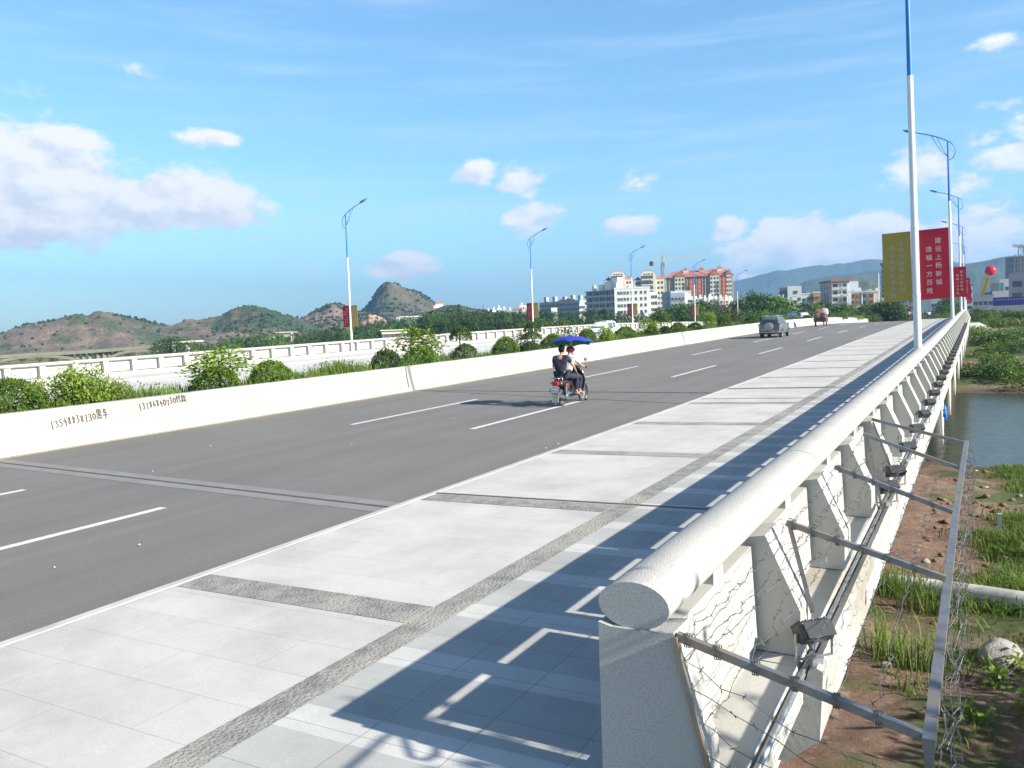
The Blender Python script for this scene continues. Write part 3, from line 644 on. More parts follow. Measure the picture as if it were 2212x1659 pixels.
# ---------------------------------------------------------------- floodlights on the ledge
FBK = pm('black floodlight housing', (.035, .037, .04), (.05, .052, .055), scale=8, rough=.4); FGL = pm('floodlight glass', (.05, .055, .06), rough=.12)
a = MB(); Mf = Matrix.Rotation(RAD(-38), 4, 'Y'); a.box((0, 0, .22), (.11, .24, .13), M=Mf, bev=.02)
for k in range(5): a.box((-.025, -.095+k*.047, .22), (.125, .007, .11), M=Mf)
FB = a.mesh('housing', FBK)
a = MB(); a.box((.062, 0, .255), (.012, .20, .10), M=Mf); FG = a.mesh('glass', FGL)
a = MB(); a.tube([(0, -.135, .22), (0, -.135, .05), (0, .135, .05), (0, .135, .22)], .010, 6); a.box((0, 0, .03), (.08, .08, .05)); FS = a.mesh('bracket', STL)
ordl = ['first', 'second', 'third', 'fourth', 'fifth', 'sixth', 'seventh', 'eighth', 'ninth', 'tenth']
for i, Y in enumerate([5.35, 10.0, 11.0]+[12.9+1.95*k_ for k_ in range(32)]):
    g_ = 'floodlights along the ledge'; z = deck(Y)+.31
    lab = ['nearest black floodlight box on the ledge, close to the end post'][0] if i == 0 else '%s floodlight of the row on the ledge, counted from the near end' % ordl[i] if i < 10 else 'small black floodlight box farther along the bridge ledge'
    t = thing('floodlight', (-.93+bx(Y), Y, z), lab, 'floodlight', g_)
    if i > 0: t['label'] = lab
    t.rotation_euler = (0, 0, RAD(-48+random.uniform(-8, 8)))
    link('housing', FB, t); link('glass', FG, t); link('bracket', FS, t)
for (Y) in ():
    t = thing('floodlight', (-.94+bx(Y), Y, deck(Y)+.31), 'black floodlight box set close behind another one by the third wire bar', 'floodlight', 'floodlights along the ledge', RAD(14)); link('housing', FB, t); link('glass', FG, t); link('bracket', FS, t)

# ---------------------------------------------------------------- barbed wire outrigger frame
wf = thing('barbed_wire_frame', (-1.2, 3.7, 1.1), 'outrigger frame of square steel bars strung with barbed wire beside the end of the balustrade', 'wire frame')
TB = pm('weathered grey steel tube', (.26, .27, .29), (.19, .20, .215), scale=14, rough=.5, metal=.6, detail=8, col3=(.30, .25, .20), s3=3)
BWM = pm('barbed wire steel', (.14, .145, .16), (.10, .095, .09), scale=20, rough=.55, metal=.4)
bars = [((-1.235, 3.60, 1.125), (-.188, 3.66, .835)), ((-1.14, 5.60, 1.22), (-.198, 5.62, .945)), ((-1.13, 7.6, 1.27), (-.198, 7.6, .935)), ((-1.14, 9.7, 1.29), (-.196, 9.7, .955)), ((-1.22, 11.25, 1.28), (-.17, 11.25, 1.01))]
def wpart(q, n, m, lab=None, smooth=False):
    me = q.mesh(n, m, smooth); o = link(n, me, wf, (1.2, -3.7, -1.1)); return o
for p, e in bars:
    q = MB(); q.tube([p, e], .026, 4); wpart(q, 'cross_bar', TB)
q = MB(); q.tube([(-.188, 3.60, .835), (-.19, 7.6, .93), (-.165, 11.3, 1.015)], .034, 4); wpart(q, 'outer_rail', TB)
for P_ in (((-1.238, 3.572, 1.125), (-1.086, 3.572, .50), (-1.086, 3.572, .30)), ((-1.12, 5.60, 1.20), (-.985, 5.62, .62)), ((-1.12, 5.60, .70), (-.98, 5.61, .35)), ((-1.10, 9.7, 1.25), (-.96, 9.7, .50)), ((-1.2, 11.2, 1.25), (-.95, 11.2, .55))):
    q = MB(); q.tube(P_, .017, 4); wpart(q, 'strut', TB)
q = MB(); q.tube([(-.188, 3.62, .835), (-.19, 3.62, .15)], .026, 4); wpart(q, 'corner_post', TB)
def barb(q, pts, r=.0022, seed=0, gap=.11, amp=.018):
    rr = random.Random(seed); P = []
    for i in range(len(pts)-1):
        A, B = Vector(pts[i]), Vector(pts[i+1]); n = max(2, int((B-A).length/.10))
        for k in range(n):
            s = A.lerp(B, k/n); sag = -.05*math.sin(math.pi*k/n)
            P.append(s+Vector((rr.uniform(-amp, amp), rr.uniform(-amp, amp)*.5, sag+rr.uniform(-amp, amp))) if k else s)
    P.append(Vector(pts[-1])); q.tube(P, r, 5, cap=False)
    for i in range(1, len(P)-1):
        if rr.random() < .85:
            for z in range(2):
                d = Vector((rr.uniform(-1, 1), rr.uniform(-1, 1), rr.uniform(-1, 1))).normalized()*.019; q.tube([P[i]-d, P[i]+d], .0018, 3, cap=False)
def lerp(p, e, t): return tuple(p[i]+(e[i]-p[i])*t for i in range(3))
ws = 0
for t_ in (.02, .16, .32, .48, .64, .80):
    q = MB(); barb(q, [lerp(p, e, t_+random.uniform(-.015, .015)) for p, e in bars], seed=int(t_*100)); wpart(q, 'barbed_wire', BWM)
# front and inner wires slung between the strut and the corner post
S0, S1 = ((-1.238, 3.572, 1.12), (-1.07, 3.572, .40)), ((-.188, 3.62, .80), (-.19, 3.62, .18))
for t_ in (.12, .30, .50, .72, .95):
    q = MB(); barb(q, [lerp(*S0, t_), lerp(*S1, min(1, t_+.12))], seed=200+int(t_*100)); wpart(q, 'barbed_wire', BWM)
for i, t_ in enumerate((.15, .6)):
    q = MB(); A_ = lerp(*S0, t_); barb(q, [A_, (-1.06, 5.6, 1.20-.55*t_), (-1.05, 7.6, 1.24-.6*t_), (-1.04, 9.7, 1.26-.62*t_), (-1.08, 11.25, 1.27-.62*t_)][:3+(i % 3)], seed=300+i); wpart(q, 'barbed_wire', BWM)
for j in range(5):
    q = MB(); rr = random.Random(50+j); o_ = rr.uniform(.01, .08); pts = [(-.188+o_+rr.uniform(-.02, .03), y, .80-.09*j*.55+rr.uniform(-.04, .04)+.02*(y-3.6)) for y in np.arange(3.62, 11.4, .38)]; barb(q, pts, seed=60+j, amp=.03); wpart(q, 'barbed_wire', BWM)
for j in range(11):
    rr = random.Random(500+j); y = 3.7+j*.68; c = Vector((-.13, y, .72+.02*(y-3.6))); q = MB()
    q.tube([c+Vector((.06*math.cos(a_), .12*math.sin(a_*.5)+.05*rr.random(), .17*math.sin(a_))) for a_ in np.linspace(0, 6.2, 12)], .0026, 4, cap=False); wpart(q, 'barbed_wire', BWM)
# loose ties on the bars
for p, e in bars[:3]:
    for t_ in (.05, .18, .34, .5, .66, .82):
        q = MB(); c = Vector(lerp(p, e, t_))
        for w in range(3): q.tube([c+Vector((.01*w-.01, .034*math.cos(a_), .034*math.sin(a_))) for a_ in np.linspace(0, 6.3, 9)], .0028, 4, cap=False)
        wpart(q, 'wire_tie', BWM)

# ---------------------------------------------------------------- vegetation builders
G1 = foliage('glossy green leaves', (.12, .20, .028), (.065, .13, .022)); G2 = foliage('yellow green leaves', (.21, .30, .04), (.13, .21, .032))
G3 = foliage('deep green leaves', (.050, .10, .028), (.085, .145, .035)); G4 = foliage('eucalyptus leaves', (.045, .095, .035), (.030, .065, .028))
G5 = foliage('dull purple brown leaves', (.10, .075, .04), (.06, .07, .03)); G6 = foliage('grass green', (.15, .22, .04), (.09, .15, .03), .7)
G7 = foliage('pinkish tree leaves', (.12, .09, .075), (.075, .08, .045))
BK = pm('bark', (.14, .11, .085), (.09, .075, .06), scale=6, rough=.95, bump=.5)
def leaves(mb, rng, P, n, size, spread, up=.3, asp=.45):
    for _ in range(n):
        c = P+np.array([rng.gauss(0, 1), rng.gauss(0, 1), rng.gauss(0, 1)])*spread
        d = Vector((rng.gauss(0, 1), rng.gauss(0, 1), rng.gauss(0, 1)+up)).normalized(); a = d.orthogonal().normalized(); a.rotate(Matrix.Rotation(rng.uniform(0, 6.28), 3, d)); b_ = d.cross(a)
        s = size*rng.uniform(.6, 1.3); c = Vector(c); a = a*s; b_ = b_*s*asp
        mb.v += [tuple(c-a), tuple(c+b_), tuple(c+a), tuple(c-b_)]; k = len(mb.v); mb.f.append((k-4, k-3, k-2, k-1)); mb.mi.append(0)
def dome_mesh(seed, r, h, n, leaf, mat, rough=.06):
    rng = random.Random(seed); mb = MB(); mb.open = True
    for _ in range(n):
        th = rng.uniform(0, 6.283); z = rng.random()**.8; rad = math.sqrt(max(0, 1-z*z)); q = 1-abs(rng.gauss(0, rough))
        k = 1+.10*NZ.noise(Vector((math.cos(th)*2, math.sin(th)*2, z*3+seed)))
        leaves(mb, rng, np.array([r*rad*math.cos(th)*q*k, r*rad*math.sin(th)*q*k, h*z*q*k+.05]), 1, leaf, leaf*.5, .6)
    return mb.mesh('foliage', mat)
def bush_mesh(seed, r, h, clumps, n, leaf, mat, low=0.1):
    rng = random.Random(seed); mb = MB(); mb.open = True
    for _ in range(clumps):
        th = rng.uniform(0, 6.283); u = rng.random()**.5; z = rng.uniform(low, 1); rr = r*u*math.sqrt(max(.05, 1-(z-.35)**2*1.6))
        leaves(mb, rng, np.array([rr*math.cos(th), rr*math.sin(th), h*z]), n, leaf, r*.13, .5)
    return mb.mesh('foliage', mat)
def crown_mesh(seed, r, h, z0, clumps, n, leaf, mat, shape='round', sp=.12):
    rng = random.Random(seed); mb = MB(); mb.open = True
    for _ in range(clumps):
        th = rng.uniform(0, 6.283); z = rng.random(); w = math.sin(math.pi*min(1, z*.9+.08))**.6 if shape == 'round' else (1-z)**.55*min(1, .35+z*3)
        u = rng.random()**.45*w*r
        leaves(mb, rng, np.array([u*math.cos(th), u*math.sin(th), z0+h*z]), n, leaf, r*sp, .4)
    return mb.mesh('crown', mat)
def trunk_mesh(seed, h, r0, top, limbs=5, spread=1.0):
    rng = random.Random(seed); mb = MB(); mb.tube([(0, 0, 0), (rng.uniform(-.1, .1)*r0*4, 0, h*.35), (0, rng.uniform(-.1, .1), h*.7), (0, 0, top)], [r0, r0*.8, r0*.5, r0*.2], 7)
    for i in range(limbs):
        z = h*(.35+.5*i/limbs); th = rng.uniform(0, 6.28); l = spread*rng.uniform(.5, .9)
        mb.tube([(0, 0, z), (l*.5*math.cos(th), l*.5*math.sin(th), z+l*.4), (l*math.cos(th), l*math.sin(th), z+l*.9)], [r0*.35, r0*.22, r0*.1], 5)
    return mb.mesh('trunk', BK)
# --- median shrubs
def shrub(name, fol, xyz, label, cat, group, sc=1.0, stem=None, rz=None):
    t = thing(name, xyz, label, cat, group, rz if rz is not None else random.uniform(0, 6)); t.scale = sc if isinstance(sc, tuple) else (sc,)*3
    link('foliage', fol, t)
    if stem: link('stem', stem, t)
    return t
D1 = dome_mesh(1, 1.0, 1.0, 3800, .055, G1); D2 = dome_mesh(2, 1.0, 1.0, 3800, .055, G1, .09); D3 = dome_mesh(3, 1.0, .9, 3200, .06, G3, .08)
B1 = bush_mesh(4, 1.0, 1.1, 170, 22, .065, G2); B2 = bush_mesh(5, 1.0, 1.0, 150, 20, .06, G2); B3 = bush_mesh(6, 1.0, 1.0, 90, 14, .055, G5)
a = MB(); a.tube([(0, 0, -.25), (0, 0, .35), (.05, 0, .6)], [.05, .04, .02], 6)
for k in range(6): a.tube([(0, 0, .1), (.35*math.cos(k), .35*math.sin(k), .55)], [.025, .01], 5)
STM = a.mesh('stem', BK)
def zsoil(x, y): return deck(y)+.6
specs = [  # px left, px right, py top, x plane, kind, mesh, label
 (-60, 95, 818, -20.9, 'd', D1, 'big rounded green shrub at the left edge of the picture behind the barrier'),
 (58, 100, 820, -21.3, 'b', B2, 'thin leafy shrub beside the big rounded one at the left edge'),
 (108, 232, 805, -20.9, 'b', B1, 'tallest yellow green leafy shrub behind the first scribbled number'),
 (205, 282, 822, -20.8, 'b', B2, 'smaller yellow green shrub touching the tall leafy one'),
 (412, 522, 790, -20.8, 'd', D2, 'clipped round bush under the small leafy tree'),
 (534, 633, 778, -20.8, 'd', D1, 'neatly clipped dome bush standing alone by the faint wall joint'),
 (795, 872, 748, -20.9, 'd', D3, 'dark clipped dome, left one of the pair under the tree'),
 (862, 952, 748, -20.8, 'd', D2, 'clipped dome, right one of the pair under the tree'),
 (1060, 1122, 727, -20.8, 'd', D1, 'clipped dome between the cloud tree and the umbrella'),
 (1100, 1160, 716, -21.6, 'b', B3, 'thin brownish shrub left of the tiered tree'),
 (1118, 1172, 735, -20.8, 'd', D3, 'low dark dome below the tiered tree'),
 (1164, 1226, 721, -20.8, 'd', D1, 'clipped dome just left of the umbrella tip'),
 (1196, 1262, 702, -21.8, 'b', B3, 'loose purple brown shrub above the umbrella'),
 (1244, 1292, 710, -20.8, 'd', D2, 'clipped dome in front of the passing van'),
 (1292, 1328, 707, -20.9, 'b', B1, 'leafy shrub just right of the van'),
 (1322, 1378, 705, -20.8, 'd', D1, 'clipped dome right of the van'),
 (1392, 1424, 702, -20.8, 'd', D2, 'small dome under the yellow leafed sapling'),
 (1426, 1452, 703, -20.8, 'd', D3, 'narrow dark bush left of the bright dome'),
 (1444, 1484, 696, -20.8, 'd', D1, 'bright clipped dome in the middle of the median'),
 (1482, 1520, 694, -20.8, 'd', D3, 'dull clipped dome under the fourth far lamp'),
 (1518, 1550, 676, -21.2, 'b', B2, 'tall leafy bush by the fourth far lamp'),
 (1546, 1582, 683, -20.8, 'd', D2, 'broad dome behind the last near wall joint'),
 (1578, 1612, 684, -21.4, 'b', B3, 'brown tinged bush before the grey car'),
 (1606, 1640, 680, -20.8, 'd', D3, 'dark bush just left of the grey car roof'),
 (1640, 1690, 677, -20.9, 'd', D1, 'bush hidden partly by the grey car roof'),
 (1700, 1730, 682, -20.8, 'b', B2, 'leafy bush right of the grey car'),
 (1728, 1756, 680, -20.8, 'd', D3, 'dark rounded bush left of the loaded tricycle'),
 (1796, 1830, 681, -20.8, 'd', D2, 'bush right of the loaded tricycle'),
 (1832, 1866, 682, -20.8, 'b', B2, 'leafy bush near the end of the barrier')]
for (pl, pr_, pt, X, kd, me, lab) in specs:
    pc_ = (pl+pr_)/2; P = atx(pc_, pt, X); 
    dist = np.dot(P-EYE, FWD); r = (pr_-pl)/2/1770*dist; zb = zsoil(X, P[1]); h = max(.5, P[2]-zb)
    shrub('clipped_bush' if kd == 'd' else 'leafy_shrub', me, (P[0], P[1], zb), lab, 'bush' if kd == 'd' else 'shrub', 'shrubs planted in the median', (r, r, h/ (1.12 if kd == 'b' else 1.05)), STM)
# small trees of the median
T1 = crown_mesh(20, .75, 1.15, .70, 70, 16, .07, G2, 'round', .17); T1t = trunk_mesh(21, 1.5, .04, 1.6, 7, .7)
for (px, pt, X, s, lab) in ((470, 757, -21.3, 2.1, 'small fan leaved tree sprouting above the round bush in front of the far balustrade'), (902, 711, -21.3, 1.7, 'bright leafy young tree rising above the pair of domes'), (1399, 689, -21.0, 1.5, 'yellow green sapling in front of the white far balustrade')):
    P = atx(px, pt, X); zb = zsoil(X, P[1]); sc = (P[2]-zb)/1.95
    t = thing('young_tree', (P[0], P[1], zb), lab, 'tree', 'young trees in the median', random.uniform(0, 6)); t.scale = (sc*s, sc*s, sc); link('crown', T1, t); link('trunk', T1t, t)
# cloud pruned trees: balls on a crooked stem
CB1 = dome_mesh(31, 1, .62, 1500, .07, G3, .12)
def cloud_tree(px, tiers, X, lab):
    P = atx(px, tiers[0][0], X); zb = zsoil(X, P[1]); dist = np.dot(P-EYE, FWD); k = dist/1770
    t = thing('cloud_pruned_tree', (P[0], P[1], zb), lab, 'tree', 'cloud pruned trees in the median'); q = MB(); top = P[2]-zb
    pts = [(0, 0, 0), (.08, .05, top*.3), (-.07, 0, top*.6), (0, 0, top*.9)]; q.tube(pts, [.05, .045, .035, .02], 6); q.build('trunk', BK, t)
    for (py, hw, hh, dx) in tiers:
        c = atx(px+dx, py, X); o = link('crown', CB1, t, (c[0]-P[0], c[1]-P[1], c[2]-zb-hh*2*k)); o.scale = (hw*k, hw*k, hh*2*k/.62)
    return t
cloud_tree(994, [(707, 25, 15, 0), (745, 26, 11, 10)], -21.2, 'cloud pruned tree with a ball crown standing against the white far balustrade')
cloud_tree(1149, [(697, 20, 11, 0), (718, 24, 8, -2)], -21.2, 'tiered cloud pruned tree below the second far lamp')
cloud_tree(1430, [(681, 20, 9, 0), (706, 16, 7, 6)], -21.4, 'cloud pruned tree in the middle of the median beside the sapling')
# weeds and grass along the barrier: uncountable
rng = random.Random(77); wv = MB(); wv.open = True
for i in range(34000):
    Y = rng.uniform(8, 80)if i % 4 else rng.uniform(80, 190); X = rng.uniform(-22.6, -19.95); x = X+bx(Y); z = deck(Y)+.58
    k = .5+NZ.noise(Vector((Y*.35, X*.6, 1)))*1.3; h = max(.08, rng.uniform(.14, .34)*(1+k)*(1.15 if X < -20.3 else .75))
    a_ = rng.uniform(0, 6.28); w = .018+h*.03; lx, ly = rng.gauss(0, .25)*h, rng.gauss(0, .25)*h; c, s_ = math.cos(a_)*w, math.sin(a_)*w
    wv.add([(x-c, Y-s_, z), (x+c, Y+s_, z), (x+lx, Y+ly, z+h)], [(0, 1, 2)])
    if k > .65 and i % 2 == 0:
        leaves(wv, rng, np.array([x, Y, z+h*.75]), 5, .045, .10, .5)
wv.build('grass', G6, kind='stuff', label='weeds and grass growing along the top of the median barrier')
# ---------------------------------------------------------------- far trees
TV = [(crown_mesh(40+i, 2.6, 7.5, 2.2, 46, 15, .34, [G4, G3, G4, G3, G4][i], 'round', .17), trunk_mesh(60+i, 6, .16, 8.5, 5, 1.6)) for i in range(5)]
TV.append((crown_mesh(70, 3.6, 5.2, 1.6, 60, 15, .36, G3, 'round', .17), trunk_mesh(71, 4, .2, 6, 5, 2)))
TV.append((crown_mesh(72, 3.3, 5.0, 1.4, 56, 15, .36, G1, 'round', .17), trunk_mesh(73, 4, .2, 6, 5, 2)))
TV.append((crown_mesh(74, 3.6, 4.8, 1.4, 60, 12, .34, G7, 'round', .17), trunk_mesh(75, 4, .2, 6, 5, 2)))
def far_tree(px, py, dist, v, label, group, zg=None, wide=1.0):
    P = at(px, py, dist); zb = ground(P[0], P[1]) if zg is None else zg; h = P[2]-zb
    if h < 1: return
    base = 9.9 if v < 5 else 7.0; sc = h/base
    t = thing('tree', (P[0], P[1], zb), label, 'tree', group, random.uniform(0, 6.28)); w = sc*wide; t.scale = (w, w, sc)
    link('crown', TV[v][0], t); link('trunk', TV[v][1], t)
rr = random.Random(5)
def row(pxs, tops, n, dist, vs, label, group, jit=3, dj=.08, wide=1.0, zg=None):
    for i in range(n):
        px = pxs[0]+(pxs[-1]-pxs[0])*(i+.5)/n+rr.uniform(-2, 2); far_tree(px, float(np.interp(px, pxs, tops))+rr.uniform(-jit*.5, jit), dist*rr.uniform(1-dj, 1+dj), rr.choice(vs), label, group, zg, wide*rr.uniform(.85, 1.15))
row([905, 960, 1000, 1100, 1138], [683, 681, 678, 676, 672], 26, 235, [0, 1, 2, 3], 'dark green eucalyptus in the dense row behind the far balustrade', 'eucalyptus row left of the second far lamp', 3, .05, .75)
row([905, 1138], [697, 690], 16, 225, [5, 0], 'low dark tree at the foot of the eucalyptus row', 'undergrowth of the eucalyptus row', 3, .05, .9)
row([1140, 1262, 1300, 1420], [676, 672, 668, 682], 30, 250, [0, 1, 2, 4], 'tall thin tree in the belt before the white apartment block', 'trees in front of the white apartment block', 6, .08, .85)
row([1150, 1430], [690, 690], 18, 225, [5, 6], 'rounded tree low in the belt before the white apartment block', 'low trees before the apartment block', 4, .05)
row([1410, 1470, 1500, 1560], [672, 660, 652, 660], 15, 235, [5, 6, 0], 'broad tree left of the construction site banner poles', 'trees below the construction site', 4, .06, 1.1)
row([1485, 1520, 1580, 1620], [665, 656, 655, 664], 14, 245, [7], 'dull pinkish crowned tree below the construction site', 'pinkish trees below the construction site', 3, .05, 1.1)
row([1500, 1620], [676, 676], 12, 215, [5, 6], 'green tree in front of the pinkish trees', 'green trees in front of the pinkish ones', 3)
row([1604, 1625, 1645, 1680, 1700], [648, 630, 636, 640, 646], 11, 215, [0, 1, 6], 'tall tree in the clump right of the construction site', 'tall clump right of the construction site', 4, .05, 1.1)
row([1610, 1700, 1800, 1880, 1960], [660, 655, 655, 660, 658], 26, 215, [1, 6, 5, 0], 'green tree in the belt below the balconied tower', 'trees below the balconied tower', 5, .06, 1.05)
row([1600, 1720, 1900], [672, 672, 676], 24, 195, [5, 6], 'low bushy tree behind the end of the barrier', 'low trees behind the end of the barrier', 4, .05)
row([1860, 1900, 1930, 1962], [658, 652, 650, 662], 9, 205, [5, 3], 'broad dark tree beyond the end of the barrier', 'broad trees beyond the barrier end', 3, .04, 1.1)
row([1900, 2060], [678, 676], 14, 215, [5, 6], 'bushy tree across the road beyond the crest', 'trees across the end of the road', 3, .05)
row([2035, 2060], [650, 645], 3, 260, [5], 'dark tree behind the near lamp poles', 'dark trees behind the lamp poles', 2)
row([0, 120, 250, 330], [768, 762, 755, 752], 10, 420, [5, 6], 'small tree on the far river bank at left', 'trees on the far river bank at left', 3, .1, 1.3)
row([330, 380, 430, 520], [735, 728, 742, 742], 12, 330, [5, 6, 1], 'bushy tree at the foot of the bare hill', 'trees at the foot of the bare hill', 5, .1, 1.1)
row([480, 560, 640, 700, 780, 900], [732, 722, 722, 712, 700, 695], 34, 400, [0, 5, 6, 2], 'tree in the scattered wood below the green hill', 'scattered wood below the green hill', 7, .12, 1.0)
row([640, 800, 910], [728, 715, 702], 22, 330, [5, 0, 6], 'tree in the wood left of the eucalyptus row', 'wood left of the eucalyptus row', 6, .08, 1.0)
row([760, 900, 1000], [700, 688, 672], 16, 520, [5, 0], 'small tree on the lower slope before the cone hill', 'trees on the slope before the cone hill', 5, .05)
# right bank beyond the water
row([2098, 2125, 2160], [668, 668, 672], 7, 190, [5, 6], 'dark tree at the far end of the bridge on the right', 'trees by the far bridge end', 4, .05, .8)
BS = [bush_mesh(80, 1.5, 1.2, 40, 14, .12, G1), bush_mesh(81, 1.7, 1.1, 40, 14, .13, G3), bush_mesh(82, 1.4, 1.0, 36, 12, .12, G6)]
for i in range(54):
    y = 79+rr.random()**1.2*62; x = rr.uniform(-1.0, 2.0+y*.05+3); z = ground(x, y); s = rr.uniform(.5, 1.25)
    t = thing('bank_bush', (x, y, z-.1), 'green bush on the overgrown far bank right of the bridge', 'bush', 'bushes on the overgrown far bank', rr.uniform(0, 6)); t.scale = (s*1.3, s*1.3, s); link('foliage', BS[i % 3], t); link('stem', STM, t)
# ---------------------------------------------------------------- grass on the near bank
def blades(name, pts, n, hmin, hmax, spread, mat, label, seed, lean=.35, cat=None, kind=None, w0=.010):
    r = random.Random(seed); q = MB(); q.open = True
    for (cx_, cy_, sc) in pts:
        for _ in range(int(n*sc)):
            x = cx_+r.gauss(0, spread)*sc; y = cy_+r.gauss(0, spread)*sc; z = ground(x, y)-.02; h = r.uniform(hmin, hmax)*sc; a_ = r.uniform(0, 6.28); l = r.gauss(0, lean)*h; dx, dy = math.cos(a_)*l, math.sin(a_)*l; w = w0*r.uniform(.7, 1.3)
            c, s_ = -math.sin(a_)*w, math.cos(a_)*w; m = (x+dx*.35, y+dy*.35, z+h*.62)
            q.add([(x-c, y-s_, z), (x+c, y+s_, z), (m[0]+c*.8, m[1]+s_*.8, m[2]), (m[0]-c*.8, m[1]-s_*.8, m[2]), (x+dx, y+dy, z+h*(1-.25*abs(l)/h))], [(0, 1, 2, 3), (3, 2, 4)])
    return q.build(name, mat, label=label, cat=cat, kind=kind)
r = random.Random(9); gp = []
for _ in range(420):
    x, y = r.uniform(-1, 4.5), r.uniform(16.3, 40)
    gx_ = (x > .1 and 16.5 < y < 24) or (x > .6 and 24 <= y < 27) or (y > 32.5 and x > .9) 
    if gx_ and NZ.noise(Vector((x*.35, y*.22, 5))) > -.35: gp.append((x, y, r.uniform(.7, 1.2)))
blades('grass', gp, 230, .12, .36, .42, G6, 'patchy green grass on the red earth bank', 10, .75, kind='stuff')
gp2 = [(r.uniform(-1.2, 1.5), r.uniform(9.5, 15.3), r.uniform(.3, .8)) for _ in range(90)]
blades('grass', gp2[:50], 20, .12, .42, .22, G6, 'sparse grass tufts on the shaded red earth', 14, .6, kind='stuff')
for i, (x, y, s, lab) in enumerate([(-1.35, 16.6, 1.1, 'tall clump of arching grass against the ledge under the wire frame'), (-.75, 15.9, 1.0, 'clump of long grass in front of the white pipe'), (-1.2, 13.4, 1.0, 'thin grass clump in the sunlit red earth'), (-.55, 13.0, .8, 'leaning grass clump near the outer rail')]):
    blades('grass_clump', [(x, y, s)], 150, .3, .85, .26, G6, lab, 30+i, .75, 'grass clump', w0=.009)
# weeds with broad leaves
for i, (x, y) in enumerate([(.15, 12.6), (.5, 11.8), (.35, 13.4), (-.1, 11.2)]):
    q = MB(); q.open = True; rg = random.Random(i); leaves(q, rg, np.array([x, y, ground(x, y)+.1]), 40, .06, .10, 1.2, .7); [q.tube([(x, y, ground(x, y)-.02), tuple(q.v[4*k_+1])], .004, 3) for k_ in range(40)]
    q.build('broadleaf_weed', G2, label=['broad leaved weed beside the pale boulder', 'broad leaved weed nearest the right corner', 'broad leaved weed just in front of the boulder', 'broad leaved weed below the outer rail'][i], cat='weed', group='broad leaved weeds')
# ---------------------------------------------------------------- pipe, stones, litter on the bank
q = MB(); q.tube([(-1.6, 17.2, ground(-1, 17.2)+.10), (0, 16.75, ground(0, 16.7)+.12), (1.2, 16.35, ground(1, 16.3)+.12), (5, 15.2, ground(5, 15)+.15)], .20, 20)
q.build('concrete_pipe', pm('dirty white pipe', (.60, .60, .58), (.38, .38, .38), scale=1.5, rough=.8, detail=8, lo=.4, hi=.62), smooth=40, label='dirty white pipe lying across the red earth at the right edge', cat='pipe')
def stone(x, y, s, mat, lab, cat='stone', nm='stone', grp=None, flat=.55):
    m_ = MB(); sd = x*7+y; m_.ell((0, 0, 0), (1, .8, flat), 14, 9, fn=lambda v: v*(1+.28*NZ.noise(v*1.6+Vector((sd, 0, 0)))+.08*NZ.noise(v*5)))
    o = m_.build(nm, mat, smooth=1, loc=(x, y, ground(x, y)+s*flat*.45), label=lab, cat=cat, group=grp); o.scale = (s, s, s); o.rotation_euler = (0, 0, x*5); return o
SGR = pm('pale limestone', (.36, .35, .33), (.24, .235, .22), scale=2, rough=.95, detail=8, bump=.8, bscale=12); SBR = pm('red clay clod', (.26, .15, .10), (.18, .10, .07), scale=3, rough=1, detail=8, bump=1, bscale=14)
stone(.22, 13.6, .34, SGR, 'big pale boulder below the outer rail of the wire frame', flat=.6)
r = random.Random(21)
for i in range(190):
    x, y = r.uniform(-1.3, 2.2), r.uniform(10, 38) if i % 2 else r.uniform(20, 31); s = r.uniform(.02, .08)*(1+.02*y)
    stone(x, y, s, SBR if r.random() < .9 else SGR, 'clod or stone scattered on the bare red earth bank', 'stone', 'stone', 'clods and stones scattered on the earth bank', .6)
q = MB(); q.box((0, 0, .28), (.10, .10, .56)); me_ = q.mesh('shaft', WHC)
mk = thing('marker_post', (.38, 23.6, ground(.38, 23.6)), 'short white marker post with a black foot standing on the bank', 'marker post'); link('shaft', me_, mk)
q = MB(); q.box((.02, -.02, .05), (.30, .26, .14), bev=.03); q.build('foot', FBK, mk)
LIT = [pm('white litter', (.75, .75, .75), rough=.6), pm('red litter', (.55, .06, .04), rough=.6), pm('blue litter', (.05, .25, .5), rough=.5)]
for i in range(16):
    x, y = r.uniform(-.9, 2.2), r.uniform(11, 39); q = MB(); s = r.uniform(.05, .13)
    pts = [(s*math.cos(a_)*r.uniform(.6, 1), s*math.sin(a_)*r.uniform(.6, 1), r.uniform(0, .05)) for a_ in np.linspace(0, 5.6, 7)]; q.v = [(0, 0, .06)]+pts+[(p[0]*.9, p[1]*.9, p[2]-.01) for p in pts]; q.f = [(0, k+1, k+2 if k < 6 else 1) for k in range(7)]; q.mi = [0]*7; q.v = q.v[:8]
    q.build('litter', LIT[0 if i % 5 else 1], loc=(x, y, ground(x, y)+.02), label='scrap of litter lying on the earth bank', cat='litter', group='scraps of litter on the bank')
q = MB(); rg = random.Random(3)
for k in range(3):
    q.ell((.02, k*.11, -.12-.06*k), (.045, .085, .13), 14, 12, fn=lambda v: v*(1+.75*NZ.noise(v*22+Vector((k, 0, 0)))))
q.build('blue_cloth', pm('blue plastic sheet', (.02, .13, .62), (.02, .22, .75), scale=9, rough=.4), smooth=1, loc=(-.84, 23.3, deck(23.3)-.08), label='crumpled bright blue plastic caught on the outer edge of the bridge', cat='plastic sheet')

